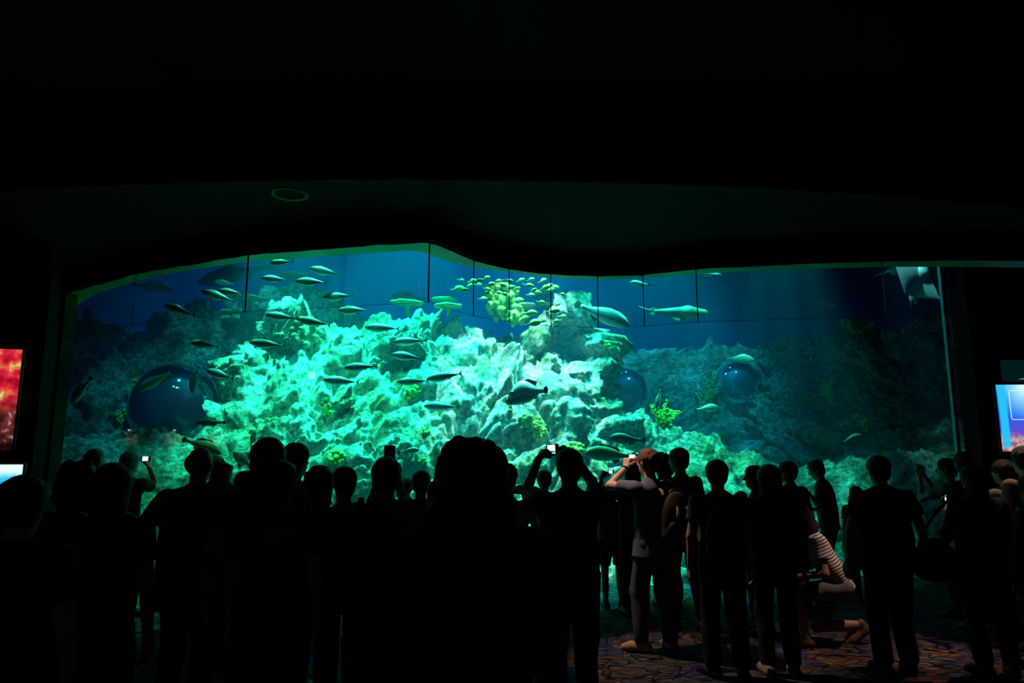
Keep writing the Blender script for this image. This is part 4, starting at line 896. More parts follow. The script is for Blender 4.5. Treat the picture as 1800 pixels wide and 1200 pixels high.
M_lit = principled('shirt_print', (.35, .36, .36), .8)
M_litd = principled('shirt_print_dark', (.04, .04, .045), .8)

def nrm(v): v = np.array(v, float); return v / (np.linalg.norm(v) + 1e-9)
def ik(S, Tg, l1, l2, hint):
    S, Tg, hint = (np.array(a, float) for a in (S, Tg, hint)); d = Tg - S; L = np.linalg.norm(d)
    if L > (l1 + l2) * .995: Tg = S + d / L * (l1 + l2) * .995; d = Tg - S; L = np.linalg.norm(d)
    L = max(L, abs(l1 - l2) + .02); u = nrm(d)
    a = (l1 * l1 - l2 * l2 + L * L) / (2 * L); h = math.sqrt(max(l1 * l1 - a * a, 0))
    q = hint - S; q = q - u * (q @ u); q = nrm(q) if np.linalg.norm(q) > 1e-6 else np.array([0, 1, 0.])
    return S + u * a + q * h, Tg
def hand(F, W, d, n, sc, side, curl, vox):
    d = nrm(d); n = np.array(n, float); n = nrm(n - d * (n @ d)); wd = np.cross(d, n) * side
    k = .008
    for o in (-.026, -.009, .009, .026): F.cone(W + wd * o * .6 * sc, W + (d * .085 + wd * o) * sc, .015 * sc, .014 * sc, k)
    for o, ln in ((-.029, .062), (-.010, .074), (.010, .080), (.029, .072)):
        p = W + (d * .088 + wd * o) * sc; a = curl * .25
        for fr in (.42, .32, .26):
            a += curl; q = p + (d * math.cos(a) + n * math.sin(a) + wd * o * .8) * ln * fr * sc
            F.cone(p, q, .0088 * sc, .0078 * sc, .003); p = q
    p = W + (d * .022 + wd * .024) * sc; q = p + (d * .030 + wd * .030 + n * .012) * sc
    F.cone(p, q, .014 * sc, .011 * sc, .006); q2 = q + (d * .030 + wd * .008 + n * .018 * (curl + .3)) * sc
    F.cone(q, q2, .0105 * sc, .009 * sc, .003)

def compact_camera(label, loc, rot, screen=True, phone=False, size=1.0, lit=True):
    r = empty('camera' if not phone else 'phone', loc); r.rotation_euler = rot
    tag(r, label, 'camera' if not phone else 'phone')
    w_, h_, t_ = ((.098, .058, .022) if not phone else (.066, .128, .011)); w_ *= size; h_ *= size; t_ *= size
    MB().box((0, 0, 0), (w_, t_, h_), bev=.007 * size).build('casing', M_plast, r)
    sx = -.010 * size if not phone else 0; sw = (.060, .046) if not phone else (.056, .095)
    s = MB().box((sx, -t_ / 2 - .0006, 0), (sw[0] * size, .0016, sw[1] * size)).build('screen', M_screen if lit else M_lens, r); tag(s, 'lit white screen' if lit else None)
    if not phone:
        m = MB(); m.lathe([(0, .0), (.022 * size, .0), (.022 * size, .014 * size), (.018 * size, .018 * size), (0, .019 * size)], n=20)
        l = m.build('lens', M_plast, r, True); l.rotation_euler = (-math.pi / 2, 0, 0); l.location = (.012 * size, t_ / 2, 0)
        MB().box((.03 * size, 0, h_ / 2 + .002), (.014, .010, .005)).build('shutter_button', M_plast, r)
        MB().lathe([(0, .001), (.009 * size, .001), (.009 * size, 0)], n=14).build('control_dial', M_lens, r).matrix_basis = Matrix.Translation((.036 * size, -t_ / 2 - .001, -.004)) @ Matrix.Rotation(math.pi / 2, 4, 'X')
    return r

def backpack(label, origin, yaw, sc, zc, yb, w_=.30, h_=.44, t_=.16, col=(.03, .03, .032), trim=(.03, .03, .03), seed=0, lean=0.0):
    r = empty('backpack', origin, yaw); tag(r, label, 'backpack'); m1, m2 = cloth(col, .7), cloth(trim, .6)
    y0 = yb - t_ * .5 * sc; z = zc * sc
    F = SDF((-w_ * .6 * sc, y0 - t_ * .6 * sc, z - h_ * .6 * sc), (w_ * .6 * sc, y0 + t_ * .6 * sc, z + h_ * .6 * sc), .009)
    F.ell((0, y0, z - h_ * .12 * sc), (w_ * .5 * sc, t_ * .5 * sc, h_ * .38 * sc), k=.05).ell((0, y0, z + h_ * .18 * sc), (w_ * .42 * sc, t_ * .42 * sc, h_ * .32 * sc), k=.08)
    F.cone((-w_ * .3 * sc, y0, z - h_ * .36 * sc), (w_ * .3 * sc, y0, z - h_ * .36 * sc), t_ * .42 * sc, t_ * .42 * sc, .05)
    F.build('bag_body', m1, r, .008, 12, seed)
    yq = y0 - t_ * .5 * sc
    F = SDF((-w_ * .4 * sc, yq - .06, z - h_ * .5 * sc), (w_ * .4 * sc, yq + .06, z + h_ * .1 * sc), .009)
    F.cone((-w_ * .2 * sc, yq + .012, z - h_ * .22 * sc), (w_ * .2 * sc, yq + .012, z - h_ * .22 * sc), .075 * sc, .075 * sc, .03, (0, 1, 0), .5)
    F.build('pocket', m1, r, .006, 14, seed + 1)
    for sx in (-1, 1):
        x = sx * w_ * .32 * sc; m = MB()
        pts = [(x, yb - .02, z + h_ * .42 * sc), (x, yb + .01, z + h_ * .52 * sc), (x * 1.05, yb + .10 * sc, z + h_ * .56 * sc), (x * 1.2, yb + .22 * sc, z + h_ * .42 * sc), (x * 1.5, yb + .25 * sc, z + h_ * .1 * sc), (x * 1.7, yb + .14 * sc, z - h_ * .25 * sc), (x * 1.3, yb - .01, z - h_ * .36 * sc)]
        m.tube(smooth_poly([Vector(p) for p in pts]), .014 * sc, 8).build('strap', m2, r, True)
        m = MB(); m.tube([(sx * w_ * .15 * sc, yq + .0, z + h_ * .22 * sc), (sx * w_ * .17 * sc, yq - .012, z + h_ * .05 * sc), (sx * w_ * .16 * sc, yq - .045, z - h_ * .12 * sc)], .008 * sc, 6).build('webbing', m2, r, True)
        MB().box((sx * w_ * .17 * sc, yq - .018, z + h_ * .05 * sc), (.03, .012, .035), bev=.004).build('buckle', m2, r)
    m = MB(); m.tube(smooth_poly([Vector(p) for p in ((-.04, yb - .03, z + h_ * .46 * sc), (-.03, yb - .035, z + h_ * .53 * sc), (.03, yb - .035, z + h_ * .53 * sc), (.04, yb - .03, z + h_ * .46 * sc))]), .008, 6).build('handle', m2, r, True)
    return r

def lettering(txt, shirt_obj, px, py, Y, height, mat, name='printed_word', rz=0.0, width=None):
    """text laid on the back of a shirt: each vertex is dropped on the cloth"""
    cu = bpy.data.curves.new('t', 'FONT'); cu.body = txt; cu.size = height * 1.35; cu.align_x = 'CENTER'; cu.align_y = 'CENTER'; cu.resolution_u = 3
    cu.offset = height * .03
    to = bpy.data.objects.new('t', cu); COL.objects.link(to); bpy.context.view_layer.update()
    me = bpy.data.meshes.new_from_object(to); bpy.data.objects.remove(to); bpy.data.curves.remove(cu)
    import bmesh
    bm = bmesh.new(); bm.from_mesh(me); bmesh.ops.triangulate(bm, faces=bm.faces[:])
    for _ in range(2): bmesh.ops.subdivide_edges(bm, edges=[e for e in bm.edges if e.calc_length() > .012], cuts=1, use_grid_fill=False)
    bmesh.ops.triangulate(bm, faces=bm.faces[:])
    mw = shirt_obj.parent.matrix_basis if shirt_obj.parent else Matrix()
    inv = mw.inverted(); bvh = BVHTree.FromPolygons([v.co[:] for v in shirt_obj.data.vertices], [p.vertices[:] for p in shirt_obj.data.polygons])
    c = P(px, py, Y); xs = [v.co.x for v in bm.verts]; k = width / (max(xs) - min(xs)) if width else 1
    for v in bm.verts:
        wp = Vector((c.x + v.co.x * k, c.y - 1.0, c.z + v.co.y)); lo = inv @ wp; ld = inv.to_3x3() @ Vector((0, 1, 0))
        h, n, i, d = bvh.ray_cast(lo, ld)
        v.co = (h - ld * .003) if h else lo + ld * 1.0
    bm.to_mesh(me); bm.free(); me.materials.append(mat); o = bpy.data.objects.new(name, me); COL.objects.link(o); o.parent = shirt_obj
    return o

def person(label, px, ytop, Y, yaw=0, h=None, hair='short', hc=(.02, .016, .013), top=(.03, .03, .033), sleeve='short', bottom='trousers', bc=(.02, .02, .024),
           skin=1, wd=1.0, hyaw=0, hpitch=0, lean=2, hem=.84, L=None, R=None, feet=None, vox=.0095, seed=0, hips=.93, group=None, tmat=None, bmat=None,
           shoe=(.03, .028, .028), toe=None, fl=0.0, legw=1.0, hoff=(0, 0)):
    yaw = math.radians(yaw); base = P(px, 700, Y); org = Vector((base.x, Y, 0)); RZ = Matrix.Rotation(yaw, 3, 'Z')
    hair_add = {'short': .012, 'long': .014, 'curly': .035, 'mane': .05, 'bob': .014, 'ponytail': .012, 'bald': 0.0, 'cap': .025}[hair]
    sc = (P(px, ytop, Y).z / (1.695 + hair_add)) if h is None else h / 1.7
    def loc(px_, py_, f):                     # a point seen in the photo, f metres ahead of the person's depth, in body units
        wv = P(px_, py_, Y + f) - org; l = RZ.transposed() @ wv; return np.array(l) / sc
    ln = math.radians(lean); sp = np.array([0, math.sin(ln), math.cos(ln)]); fw = np.array([0, math.cos(ln), -math.sin(ln)]); rt = np.array([1, 0, 0.])
    H = np.array([0, 0, hips]); wst = H + sp * .13; cst = H + sp * .34; nb = H + sp * .50; shl = {s: H + sp * .455 + rt * s * .165 * wd for s in (-1, 1)}
    nt_ = nb + sp * .05 + np.array([0, .02, .045])
    hy, hp = math.radians(hyaw), math.radians(hpitch)
    HR = np.array(Matrix.Rotation(hy, 3, 'Z') @ Matrix.Rotation(-hp, 3, 'X')); hx, hf, hu = HR[:, 0], HR[:, 1], HR[:, 2]
    C = nt_ + hu * .085 + hf * .012 + np.array([hoff[0], 0, hoff[1]])
    # arms
    arm = {}
    for s, A in ((-1, L), (1, R)):
        A = A or {}; S = shl[s] + rt * s * .01
        if 'h' in A: Tg = loc(*A['h'])
        elif 'l' in A: Tg = np.array(A['l'])
        else: Tg = np.array([s * (.235 * wd + .02), .02 + .35 * math.sin(ln) * .3, .80 + (hips - .93)])
        hint = loc(*A['e']) if 'e' in A else (np.array(A['el']) if 'el' in A else np.array([s * .40, -.15, 1.1]))
        E, Wr = ik(S, Tg, .285, .25, hint); arm[s] = (S, E, Wr, A)
    feet = feet or {}
    leg = {}
    for s in (-1, 1):
        f = feet.get(s, {}); hp_ = H + rt * s * .088 - np.array([0, 0, .03]); an = np.array(f.get('a', (s * .105 + (0), 0.0, .09)), float)
        K, An = ik(hp_, an, .42, .40, np.array(f.get('k', (s * .16, 1.0, .5)), float)); leg[s] = (hp_, K, An, f)
    allp = [H, nb, C] + [q for a in arm.values() for q in a[:3]] + [q for a in leg.values() for q in a[:3]]
    lo = np.min(allp, 0) - .26; hi = np.max(allp, 0) + .26; lo[2] = max(lo[2] + .12, 0)
    F = SDF(lo * sc, hi * sc, vox); S_ = lambda v: np.array(v) * sc
    # one continuous body
    F.cone(S_(H), S_(wst), .150 * wd * sc, .128 * wd * sc, .04, fw, .68).cone(S_(wst), S_(cst), .125 * wd * sc, .155 * wd * sc, .05, fw, .68)
    F.cone(S_(shl[-1] - sp * .02), S_(shl[1] - sp * .02), .052 * sc, .052 * sc, .06).cone(S_(nb - sp * .03), S_(nt_ + hu * .05), .058 * sc, .052 * sc, .03)
    Rh = HR
    F.ell(S_(C + hu * .025 - hf * .008), (.074 * sc, .093 * sc, .092 * sc), Rh, .02).ell(S_(C - hu * .045 + hf * .022), (.056 * sc, .066 * sc, .072 * sc), Rh, .03)
    F.ell(S_(C - hu * .098 + hf * .058), (.024 * sc, .020 * sc, .018 * sc), Rh, .025)                                  # chin
    F.cone(S_(C + hf * .080 + hu * .012), S_(C + hf * .104 - hu * .028), .009 * sc, .014 * sc, .012)                     # nose
    F.cone(S_(C + hf * .074 + hu * .032 - hx * .03), S_(C + hf * .074 + hu * .032 + hx * .03), .012 * sc, .012 * sc, .015)  # brow
    F.cone(S_(C + hf * .082 - hu * .058 - hx * .015), S_(C + hf * .082 - hu * .058 + hx * .015), .009 * sc, .009 * sc, .008)  # lips
    for s in (-1, 1):
        F.ell(S_(C + hx * s * .077 - hf * .005 - hu * .008), (.011 * sc, .020 * sc, .032 * sc), Rh, .006)             # ears
        F.ell(S_(C + hx * s * .030 + hf * .092 + hu * .010), (.014 * sc,) * 3, Rh, 0, True)                             # eye sockets
        Sh, E, Wr, A = arm[s]
        F.cone(S_(Sh), S_(E), .049 * sc, .040 * sc, .03).cone(S_(E), S_(Wr), .040 * sc, .026 * sc, .015)
        d = Wr - E; up = np.array(A['n']) if 'n' in A else (np.array([0, 0.4, 1.]) if abs(nrm(d)[2]) < .5 else np.array([-s, .3, 0]))
        if 'd' in A: d = np.array(A['d'], float)
        hand(F, S_(Wr), d, up, sc * 1.02, A.get('side', s), A.get('curl', .35), vox)
        hp_, K, An, f = leg[s]
        F.cone(S_(hp_), S_(K), .082 * sc * legw, .050 * sc, .02).cone(S_(K), S_(K * .45 + An * .55 + np.array([0, -.012, 0])), .052 * sc, .050 * sc, .02)
        F.cone(S_(K * .45 + An * .55 + np.array([0, -.012, 0])), S_(An), .050 * sc, .034 * sc, .02)
        td = nrm(f.get('t', (s * .18, 1, 0))); F.cone(S_(An - np.array([0, 0, .03])), S_(An + td * .13 - np.array([0, 0, .055])), .034 * sc, .022 * sc, .02)
    root = F.build('person', SKIN[skin]); root.location = org; root.rotation_euler = (0, 0, yaw); tag(root, label, 'person', group)
    # eyes
    if abs(hyaw + math.degrees(yaw)) > 45:
        for s in (-1, 1):
            e = MB(); e.ball(S_(C + hx * s * .030 + hf * .074 + hu * .010), .0125 * sc, 12); e.build('eye', principled('eye', (.5, .48, .45), .2) if 'eye' not in bpy.data.materials else bpy.data.materials['eye'], root, True)
    # hair
    G = SDF(S_(C) - .42 * sc, S_(C) + np.array([.2, .2, .2]) * 1.2 * sc, vox * .9)
    if hair == 'bald':
        G.ell(S_(C + hu * .006 - hf * .022), (.084 * sc, .096 * sc, .084 * sc), Rh); G.ell(S_(C + hf * .05 + hu * .03), (.09 * sc, .10 * sc, .12 * sc), Rh, 0, True)
    elif hair != 'mane':
        G.ell(S_(C + hu * .034 - hf * .014), (.093 * sc, .108 * sc, .094 * sc), Rh, .02).ell(S_(C - hf * .040 - hu * .03), (.079 * sc, .066 * sc, .072 * sc), Rh, .03)
        if hair in ('bob', 'long', 'curly'):
            G.cone(S_(C - hf * .03), S_(C - hf * .035 - hu * .115), .095 * sc, .088 * sc, .03)
        if hair == 'long':
            G.cone(S_(C - hf * .07 - hu * .05), S_(C - hf * .085 - hu * .30), .078 * sc, .062 * sc, .03, hf, .55)
        if hair == 'ponytail':
            G.cone(S_(C - hf * .10 + hu * .02), S_(C - hf * .135 - hu * .06), .030 * sc, .038 * sc, .01).cone(S_(C - hf * .135 - hu * .06), S_(C - hf * .12 - hu * .26), .038 * sc, .008 * sc, .02)
        if hair == 'curly':
            rr = random.Random(seed + 5)
            for _ in range(70):
                a = rr.uniform(0, 6.28); z = rr.uniform(-.13, .12); r_ = math.sqrt(max(.0, 1 - (max(z, 0) / .13) ** 2))
                if math.sin(a) > .35 and z < .05: continue
                G.ell(S_(C + hx * .092 * math.cos(a) * r_ + hf * (.10 * math.sin(a) * r_ - .015) + hu * z), rr.uniform(.02, .032) * sc, None, .012)
        G.ell(S_(C + hf * .105 - hu * .035), (.062 * sc, .075 * sc, .088 * sc), Rh, 0, True)
    else:
        rr = random.Random(seed + 9)
        G = SDF(S_(C) - np.array([.30, .30, .42]) * sc, S_(C) + .28 * sc, vox)
        G.ell(S_(C + hu * .03 - hf * .015), (.118 * sc, .120 * sc, .112 * sc), Rh, .03).cone(S_(C - hf * .03), S_(C - hf * .05 - hu * .22), .118 * sc, .150 * sc, .05, hf, .8).cone(S_(C - hf * .06 - hu * .18), S_(C - hf * .08 - hu * .34), .155 * sc, .12 * sc, .05, hf, .6)
        for _ in range(330):
            a = rr.uniform(0, 6.28); z = rr.uniform(-.29, .135); w_ = .118 + max(-z, 0) * .20
            r_ = math.sqrt(max(0, 1 - (max(z, 0) / .145) ** 2)); fb = .85 if z < -.05 else 1
            if math.sin(a) > .3 and z < .05: continue
            G.ell(S_(C + hx * w_ * math.cos(a) * r_ + hf * (w_ * fb * math.sin(a) * r_ - .03) + hu * z), rr.uniform(.010, .024) * sc, None, .008)
        G.ell(S_(C + hf * .13 - hu * .05), (.065 * sc, .07 * sc, .11 * sc), Rh, 0, True)
    ho = G.build('hair', hair_m(hc), root, .006 if hair != 'mane' else .004, 48, seed)
    if hair == 'cap':
        K_ = SDF(S_(C) - .26 * sc, S_(C) + .26 * sc, vox * .9)
        K_.ell(S_(C + hu * .050 - hf * .012), (.094 * sc, .110 * sc, .088 * sc), Rh).cut(S_(C + hu * .035), -hu)
        K_.cone(S_(C + hu * .042 - hx * .03 + hf * .09), S_(C + hu * .042 + hx * .03 + hf * .09), .068 * sc, .068 * sc, .01, hu, .12)
        K_.build('cap', cloth((.05, .05, .055)), root)
    # top
    infl = {'short': 1.0, 'long': 1.06, 'none': 1.0}[sleeve]; bx = wd * infl
    T_ = SDF(lo * sc, hi * sc, vox * 1.1); hz = np.array([0, 0, hem + (hips - .93)]) if lean < 15 else H - sp * .06
    bot = hz if lean < 15 else H - sp * .06
    T_.cone(S_(bot), S_(wst), (.178 + fl + max(0, .80 - hem) * .10) * bx * sc, .166 * bx * sc, .03, fw, .70).cone(S_(wst), S_(cst), .166 * bx * sc, .176 * bx * sc, .05, fw, .70)
    T_.cone(S_(shl[-1] - sp * .022), S_(shl[1] - sp * .022), .064 * sc, .064 * sc, .06).cone(S_(nb - sp * .05), S_(nb + sp * .005), .085 * sc, .066 * sc, .04)
    for s in (-1, 1):
        Sh, E, Wr, A = arm[s]; q = Sh + (E - Sh) * (.72 if sleeve == 'short' else 1)
        T_.cone(S_(Sh), S_(q), .066 * sc, (.066 if sleeve == 'short' else .056) * sc, .03)
        if sleeve == 'long': T_.cone(S_(E), S_(E + (Wr - E) * .93), .056 * sc, .040 * sc, .015)
        if sleeve == 'short':
            n = nrm(E - Sh); sl = T_._win(S_(q) - .10 * sc, S_(q) + .10 * sc)
            T_.cone(S_(q + n * .005), S_(q + n * .07), .075 * sc, .075 * sc, 0, sub=True)
    T_.cut(S_(bot - sp * .0), -sp if lean >= 15 else (0, 0, -1)) if True else None
    T_.ell(S_(nb + sp * .055), .052 * sc, None, 0, True)
    so = T_.build('shirt' if sleeve != 'long' else 'jacket', tmat or cloth(top), root, .011, 11, seed)
    # bottom
    B_ = SDF(lo * sc, hi * sc, vox * 1.1)
    B_.cone(S_(H - np.array([0, 0, .03])), S_(H + sp * .06), .158 * wd * sc, .150 * wd * sc, .03, fw, .72)
    if bottom == 'skirt':
        B_.cone(S_(H), S_(H - np.array([0, 0, .42])), .16 * wd * sc, .23 * sc, .03, (0, 1, 0), .75).cut(S_(H - np.array([0, 0, .42])), (0, 0, -1))
    for s in (-1, 1):
        hp_, K, An, f = leg[s]
        if bottom != 'skirt':
            B_.cone(S_(hp_), S_(K), .099 * sc * legw, .077 * sc * legw, .02)
            if bottom == 'trousers': B_.cone(S_(K), S_(An - (An - K) * .06), .076 * sc * legw, .064 * sc * legw, .02)
            elif bottom == 'shorts':
                n = nrm(K - hp_); B_.cone(S_(K - n * .04), S_(K + n * .07), .09 * sc, .09 * sc, 0, sub=True)
    bo = B_.build({'trousers': 'trousers', 'shorts': 'shorts', 'skirt': 'skirt'}[bottom], bmat or cloth(bc), root, .012, 13, seed + 3)
    for s in (-1, 1):
        hp_, K, An, f = leg[s]; td = nrm(f.get('t', (s * .18, 1, 0))); sd = np.cross(td, (0, 0, 1))
        zt_ = An[2] - .09
        Z = SDF(S_(An + td * .05 - .2), S_(An + td * .05 + .2), .008); a0 = np.array([An[0], An[1], zt_ + .035]); tl = f.get('tz', 0)
        Z.cone(S_(a0 - td * .045), S_(a0 + td * .09 + np.array([0, 0, tl])), .046 * sc, .047 * sc, .02).cone(S_(a0 + td * .09 + np.array([0, 0, tl])), S_(a0 + td * .15 + np.array([0, 0, tl - .008])), .043 * sc, .034 * sc, .02).cone(S_(a0 - td * .02), S_(An + np.array([0, 0, .005])), .045 * sc, .044 * sc, .02)
        if not tl: Z.cut((0, 0, max(zt_ * sc, .002)), (0, 0, -1))
        Z.build('shoe', cloth(shoe, .5), root)
    root['_sc'] = sc
    return dict(root=root, shirt=so, sc=sc, C=C * sc, org=org, yaw=yaw, arm=arm, cst=cst * sc, nb=nb * sc, lean=lean)
def back_y(p, z=1.25):
    """how far behind the body axis the shirt's back lies"""
    vs_ = [v.co for v in p['shirt'].data.vertices if abs(v.co.z - z * p['sc']) < .05 and abs(v.co.x) < .1]
    return min(v.y for v in vs_) if vs_ else -.13
UP = .9
def FY(px, py): return PZ(px, py, 0).y
dk, dk2, gr, gr2 = (.012, .012, .013), (.02, .02, .024), (.16, .16, .165), (.30, .30, .31)
# left end
person('dark haired person nearest the camera at the left edge, below the small screen', 50, 847, 2.75, 5, hair='short', top=dk2, wd=1.05)
person('person half cut off by the left edge of the photo, standing before the displays', -30, 800, 4.2, 0, top=dk)
person('woman with curly shoulder-length hair in a pale strap-crossed top at the left', 141, 812, 4.0, -8, hair='curly', top=(.05, .05, .055), seed=3, wd=.98)
a = person('person with short dark hair and a rounded backpack, front row left', 205, 822, 3.55, 4, hair='bob', top=dk2, wd=1.0, seed=4, hem=.80)
backpack('dark rounded backpack on the back of the front-left person', a['org'], a['yaw'], a['sc'], 1.20, back_y(a), .34, .50, .17, (.022, .022, .024))
person('man with a nearly bald head at the glass, above the curly-haired woman', 170, 793, 6.9, -15, hair='bald', top=dk, hyaw=-12, skin=1)
a = person('grey haired old man raising a small camera beside his head, at the left', 233, 797, 7.65, -6, hair='short', hc=(.16, .17, .17), top=dk, hyaw=-8, R={'h': (263, 822, .18), 'e': (292, 945, .30), 'curl': .9, 'd': (-.35, .3, .9), 'n': (-1, .3, 0)}, fl=.015, hem=.82, feet={-1: {'a': (-.07, -.02, .09)}, 1: {'a': (.12, .05, .09), 't': (.9, .6, 0)}})
compact_camera('small camera with a lit screen held up by the old man at the left', P(256, 806, 7.78), (0, 0, .9))
a = person('heavy man in a jacket with a diagonal strap, left hand in his pocket', 354, 794, 4.75, -4, hair='bald', hc=(.05, .05, .05), top=(.035, .035, .035), sleeve='long', wd=1.16, hem=.70, fl=.02,
           L={'h': (292, 985, .06), 'e': (262, 930, -.02), 'curl': .8}, R={'l': (.30, .05, .80)}, seed=8, legw=1.1)
m = MB(); yb = back_y(a) - .01
m.tube(smooth_poly([Vector(q) for q in ((-.12, yb + .04, 1.42 * a['sc']), (-.02, yb - .01, 1.25 * a['sc']), (.10, yb - .01, 1.05 * a['sc']), (.20, yb + .06, .92 * a['sc']))]), .012, 6)
so = m.build('shoulder_strap', cloth(dk), a['root'], True)
person('woman with a curly bob standing at the glass right of the heavy man', 394, 813, 6.7, -20, hair='curly', top=dk, seed=12, wd=.95)
person('person with a dark cap-like haircut just showing behind the curly bob', 384, 805, 7.4, 0, top=dk)
person('tall woman with long dark hair and a grey T-shirt, tallest of the left group', 474, 776, 4.1, 6, hair='long', top=gr, sleeve='short', wd=1.08, seed=14, hyaw=12, L={'l': (-.30, .02, .80)})
person('person in profile behind the left shoulder of the tall woman', 441, 832, 6.0, 40, top=dk, hair='short')
person('man with short hair turned right, beside the head of the tall woman', 520, 784, 5.3, -12, hair='short', top=(.22, .22, .23), hyaw=-18, seed=15)
a = person('woman with a ponytail in a T-shirt with two printed words on its back', 497, 818, 3.75, 0, hair='ponytail', top=(.035, .036, .036), wd=.98, hem=.64, fl=.01, seed=16)
lettering('SESAME', a['shirt'], 501, 928, 3.75, .034, M_lit, width=.155); lettering('STREET', a['shirt'], 499, 944, 3.75, .034, M_lit, width=.152)
person('person with smooth rounded dark hair in a short-sleeved shirt, first right of the ponytail woman', 565, 824, 4.5, 5, hair='bob', top=(.09, .09, .1), seed=17, wd=.95)
person('person with short hair just left of the man with the huge backpack', 611, 826, 4.9, 14, hair='short', top=(.11, .11, .11), hyaw=10, seed=18, wd=.95)
a = person('man with a huge black backpack holding a camera upright in front of his head', 680, 810, 4.3, -3, hair='short', top=gr2, wd=1.08, L={'h': (668, 842, .30), 'e': (640, 960, .5), 'curl': 1.0, 'd': (.25, .2, 1), 'n': (0, 1, 0)}, R={'h': (698, 842, .30), 'e': (722, 960, .5), 'curl': 1.0, 'd': (-.25, .2, 1), 'n': (0, 1, 0)}, hem=.78, seed=19)
backpack('huge black backpack filling the back of the man with the upright camera', a['org'], a['yaw'], a['sc'], 1.16, back_y(a), .40, .58, .20, (.012, .012, .013), seed=3)
compact_camera('dark camera held upright above the head of the backpack man', P(685, 799, 4.85), (0, math.pi / 2, 0), size=1.30, lit=False)
person('short person half hidden right of the huge backpack', 717, 843, 8.0, 0, top=dk, hair='short')
person('person with short hair and a bare neck, left of the big curly mane', 743, 832, 6.1, 8, hair='short', top=(.10, .10, .11), seed=22)
person('person whose dark hair bulges out at the left of the big curly mane', 772, 848, 5.4, 0, hair='bob', top=dk, seed=23)
# centre
def plaid():
    m = bpy.data.materials.new('plaid_cloth'); m.use_nodes = True; nt = m.node_tree; b = nt.nodes['Principled BSDF']; L = nt.links.new; b.inputs['Roughness'].default_value = .9
    tc = nt.nodes.new('ShaderNodeTexCoord'); mp = nt.nodes.new('ShaderNodeMapping'); mp.inputs['Rotation'].default_value = (0, .5, 0); L(tc.outputs['Object'], mp.inputs[0])
    out = []
    for d in ('X', 'Z'):
        wv = nt.nodes.new('ShaderNodeTexWave'); wv.bands_direction = d; wv.inputs['Scale'].default_value = 9; L(mp.outputs[0], wv.inputs[0]); out.append(wv)
    mx = nt.nodes.new('ShaderNodeMath'); mx.operation = 'MULTIPLY'; L(out[0].outputs['Fac'], mx.inputs[0]); L(out[1].outputs['Fac'], mx.inputs[1])
    r = nt.nodes.new('ShaderNodeValToRGB'); r.color_ramp.elements[0].color = (.03, .03, .035, 1); r.color_ramp.elements[1].color = (.07, .068, .07, 1); L(mx.outputs[0], r.inputs[0]); L(r.outputs[0], b.inputs['Base Color']); return m
person('woman with a big mane of curly black hair, largest figure in the middle', 831, 773, 2.45, 2, hair='mane', tmat=plaid(), sleeve='long', wd=1.12, seed=24, hem=.7, vox=.0085)
a = person('woman in a white shirt with a dark camera, right of the big mane', 887, 820, 5.4, -22, hair='short', top=(.42, .42, .43), skin=0, hyaw=-10, seed=25, R={'h': (922, 872, .25), 'e': (938, 920, .02), 'curl': .9, 'd': (-.2, .3, .6)})
compact_camera('small dark camera in the hands of the woman in the white shirt', P(912, 862, 5.72), (0, .1, -.3), lit=False)
person('dark haired person seen under the raised left arm of the man in the polo', 956, 830, 7.6, 0, top=dk, hair='short')
a = person('tall man in a pale printed polo, both arms raised over his head with a camera', 1000, 795, 4.8, 3, hair='short', top=(.17, .175, .165), wd=1.10, hem=.83, seed=27, hyaw=6, hpitch=-6,
           L={'h': (947, 806, .24), 'e': (890, 905, .45), 'curl': .9, 'd': (.55, .5, .6), 'n': (.6, .5, -.4)}, R={'h': (1004, 797, .26), 'e': (1090, 905, .45), 'curl': .9, 'd': (-.7, .4, .45), 'n': (-.4, .6, -.5)}, legw=1.1, vox=.0085)
lettering('MEXICO', a['shirt'], 1017, 893, 4.8, .062, M_litd, width=.26)
compact_camera('camera with a bright white screen held high by the man in the printed polo', P(971, 787, 5.36), (0, -.06, 0), size=.95)
a = person('child in wide knee-length shorts at the glass, left of the lit man', 1070, 848, 8.15, 0, hair='bob', top=(.10, .13, .13), bottom='shorts', bc=dk, skin=1, seed=28, feet={-1: {'a': (-.10, 0, .09)}, 1: {'a': (.12, .02, .09)}})
a = person('person with long dark hair holding a tiny camera out left, behind the lit man', 1109, 814, 7.8, 10, hair='long', top=dk, L={'h': (1058, 838, .22), 'e': (1062, 872, .1), 'curl': .6, 'd': (.5, .3, .5), 'n': (.5, .6, 0)}, seed=29)
compact_camera('small camera with a pale round-lit screen held out left, behind the lit man', P(1074, 829, 8.1), (0, .1, .2), size=.72)
a = person('lit man with reddish hair, grey jeans and tan backpack, raising a camera', 1141, 793, 6.42, 24, hair='short', hc=(.17, .07, .04), top=(.15, .17, .20), bc=(.10, .125, .16), skin=0, hyaw=16, seed=30, shoe=(.60, .38, .22),
           L={'h': (1100, 822, .25), 'e': (1076, 866, .05), 'curl': .8, 'd': (.35, .2, .9), 'n': (.8, .6, 0)}, R={'h': (1127, 818, .32), 'e': (1160, 872, .28), 'curl': 1.0, 'd': (-.5, .3, .8), 'n': (-.6, .7, 0)}, wd=.98, hem=.79, fl=.035,
           feet={-1: {'a': (-.13, .03, .09), 't': (-.75, .6, 0)}, 1: {'a': (.13, -.04, .09), 't': (.15, 1, 0)}}, legw=1.04, vox=.0085)
backpack('tan and black backpack on the back of the lit man', a['org'] + Vector((.12, 0.02, 0)), a['yaw'] - .1, a['sc'], 1.14, back_y(a) - .01, .29, .44, .16, (.03, .022, .015), (.45, .25, .11), seed=5)
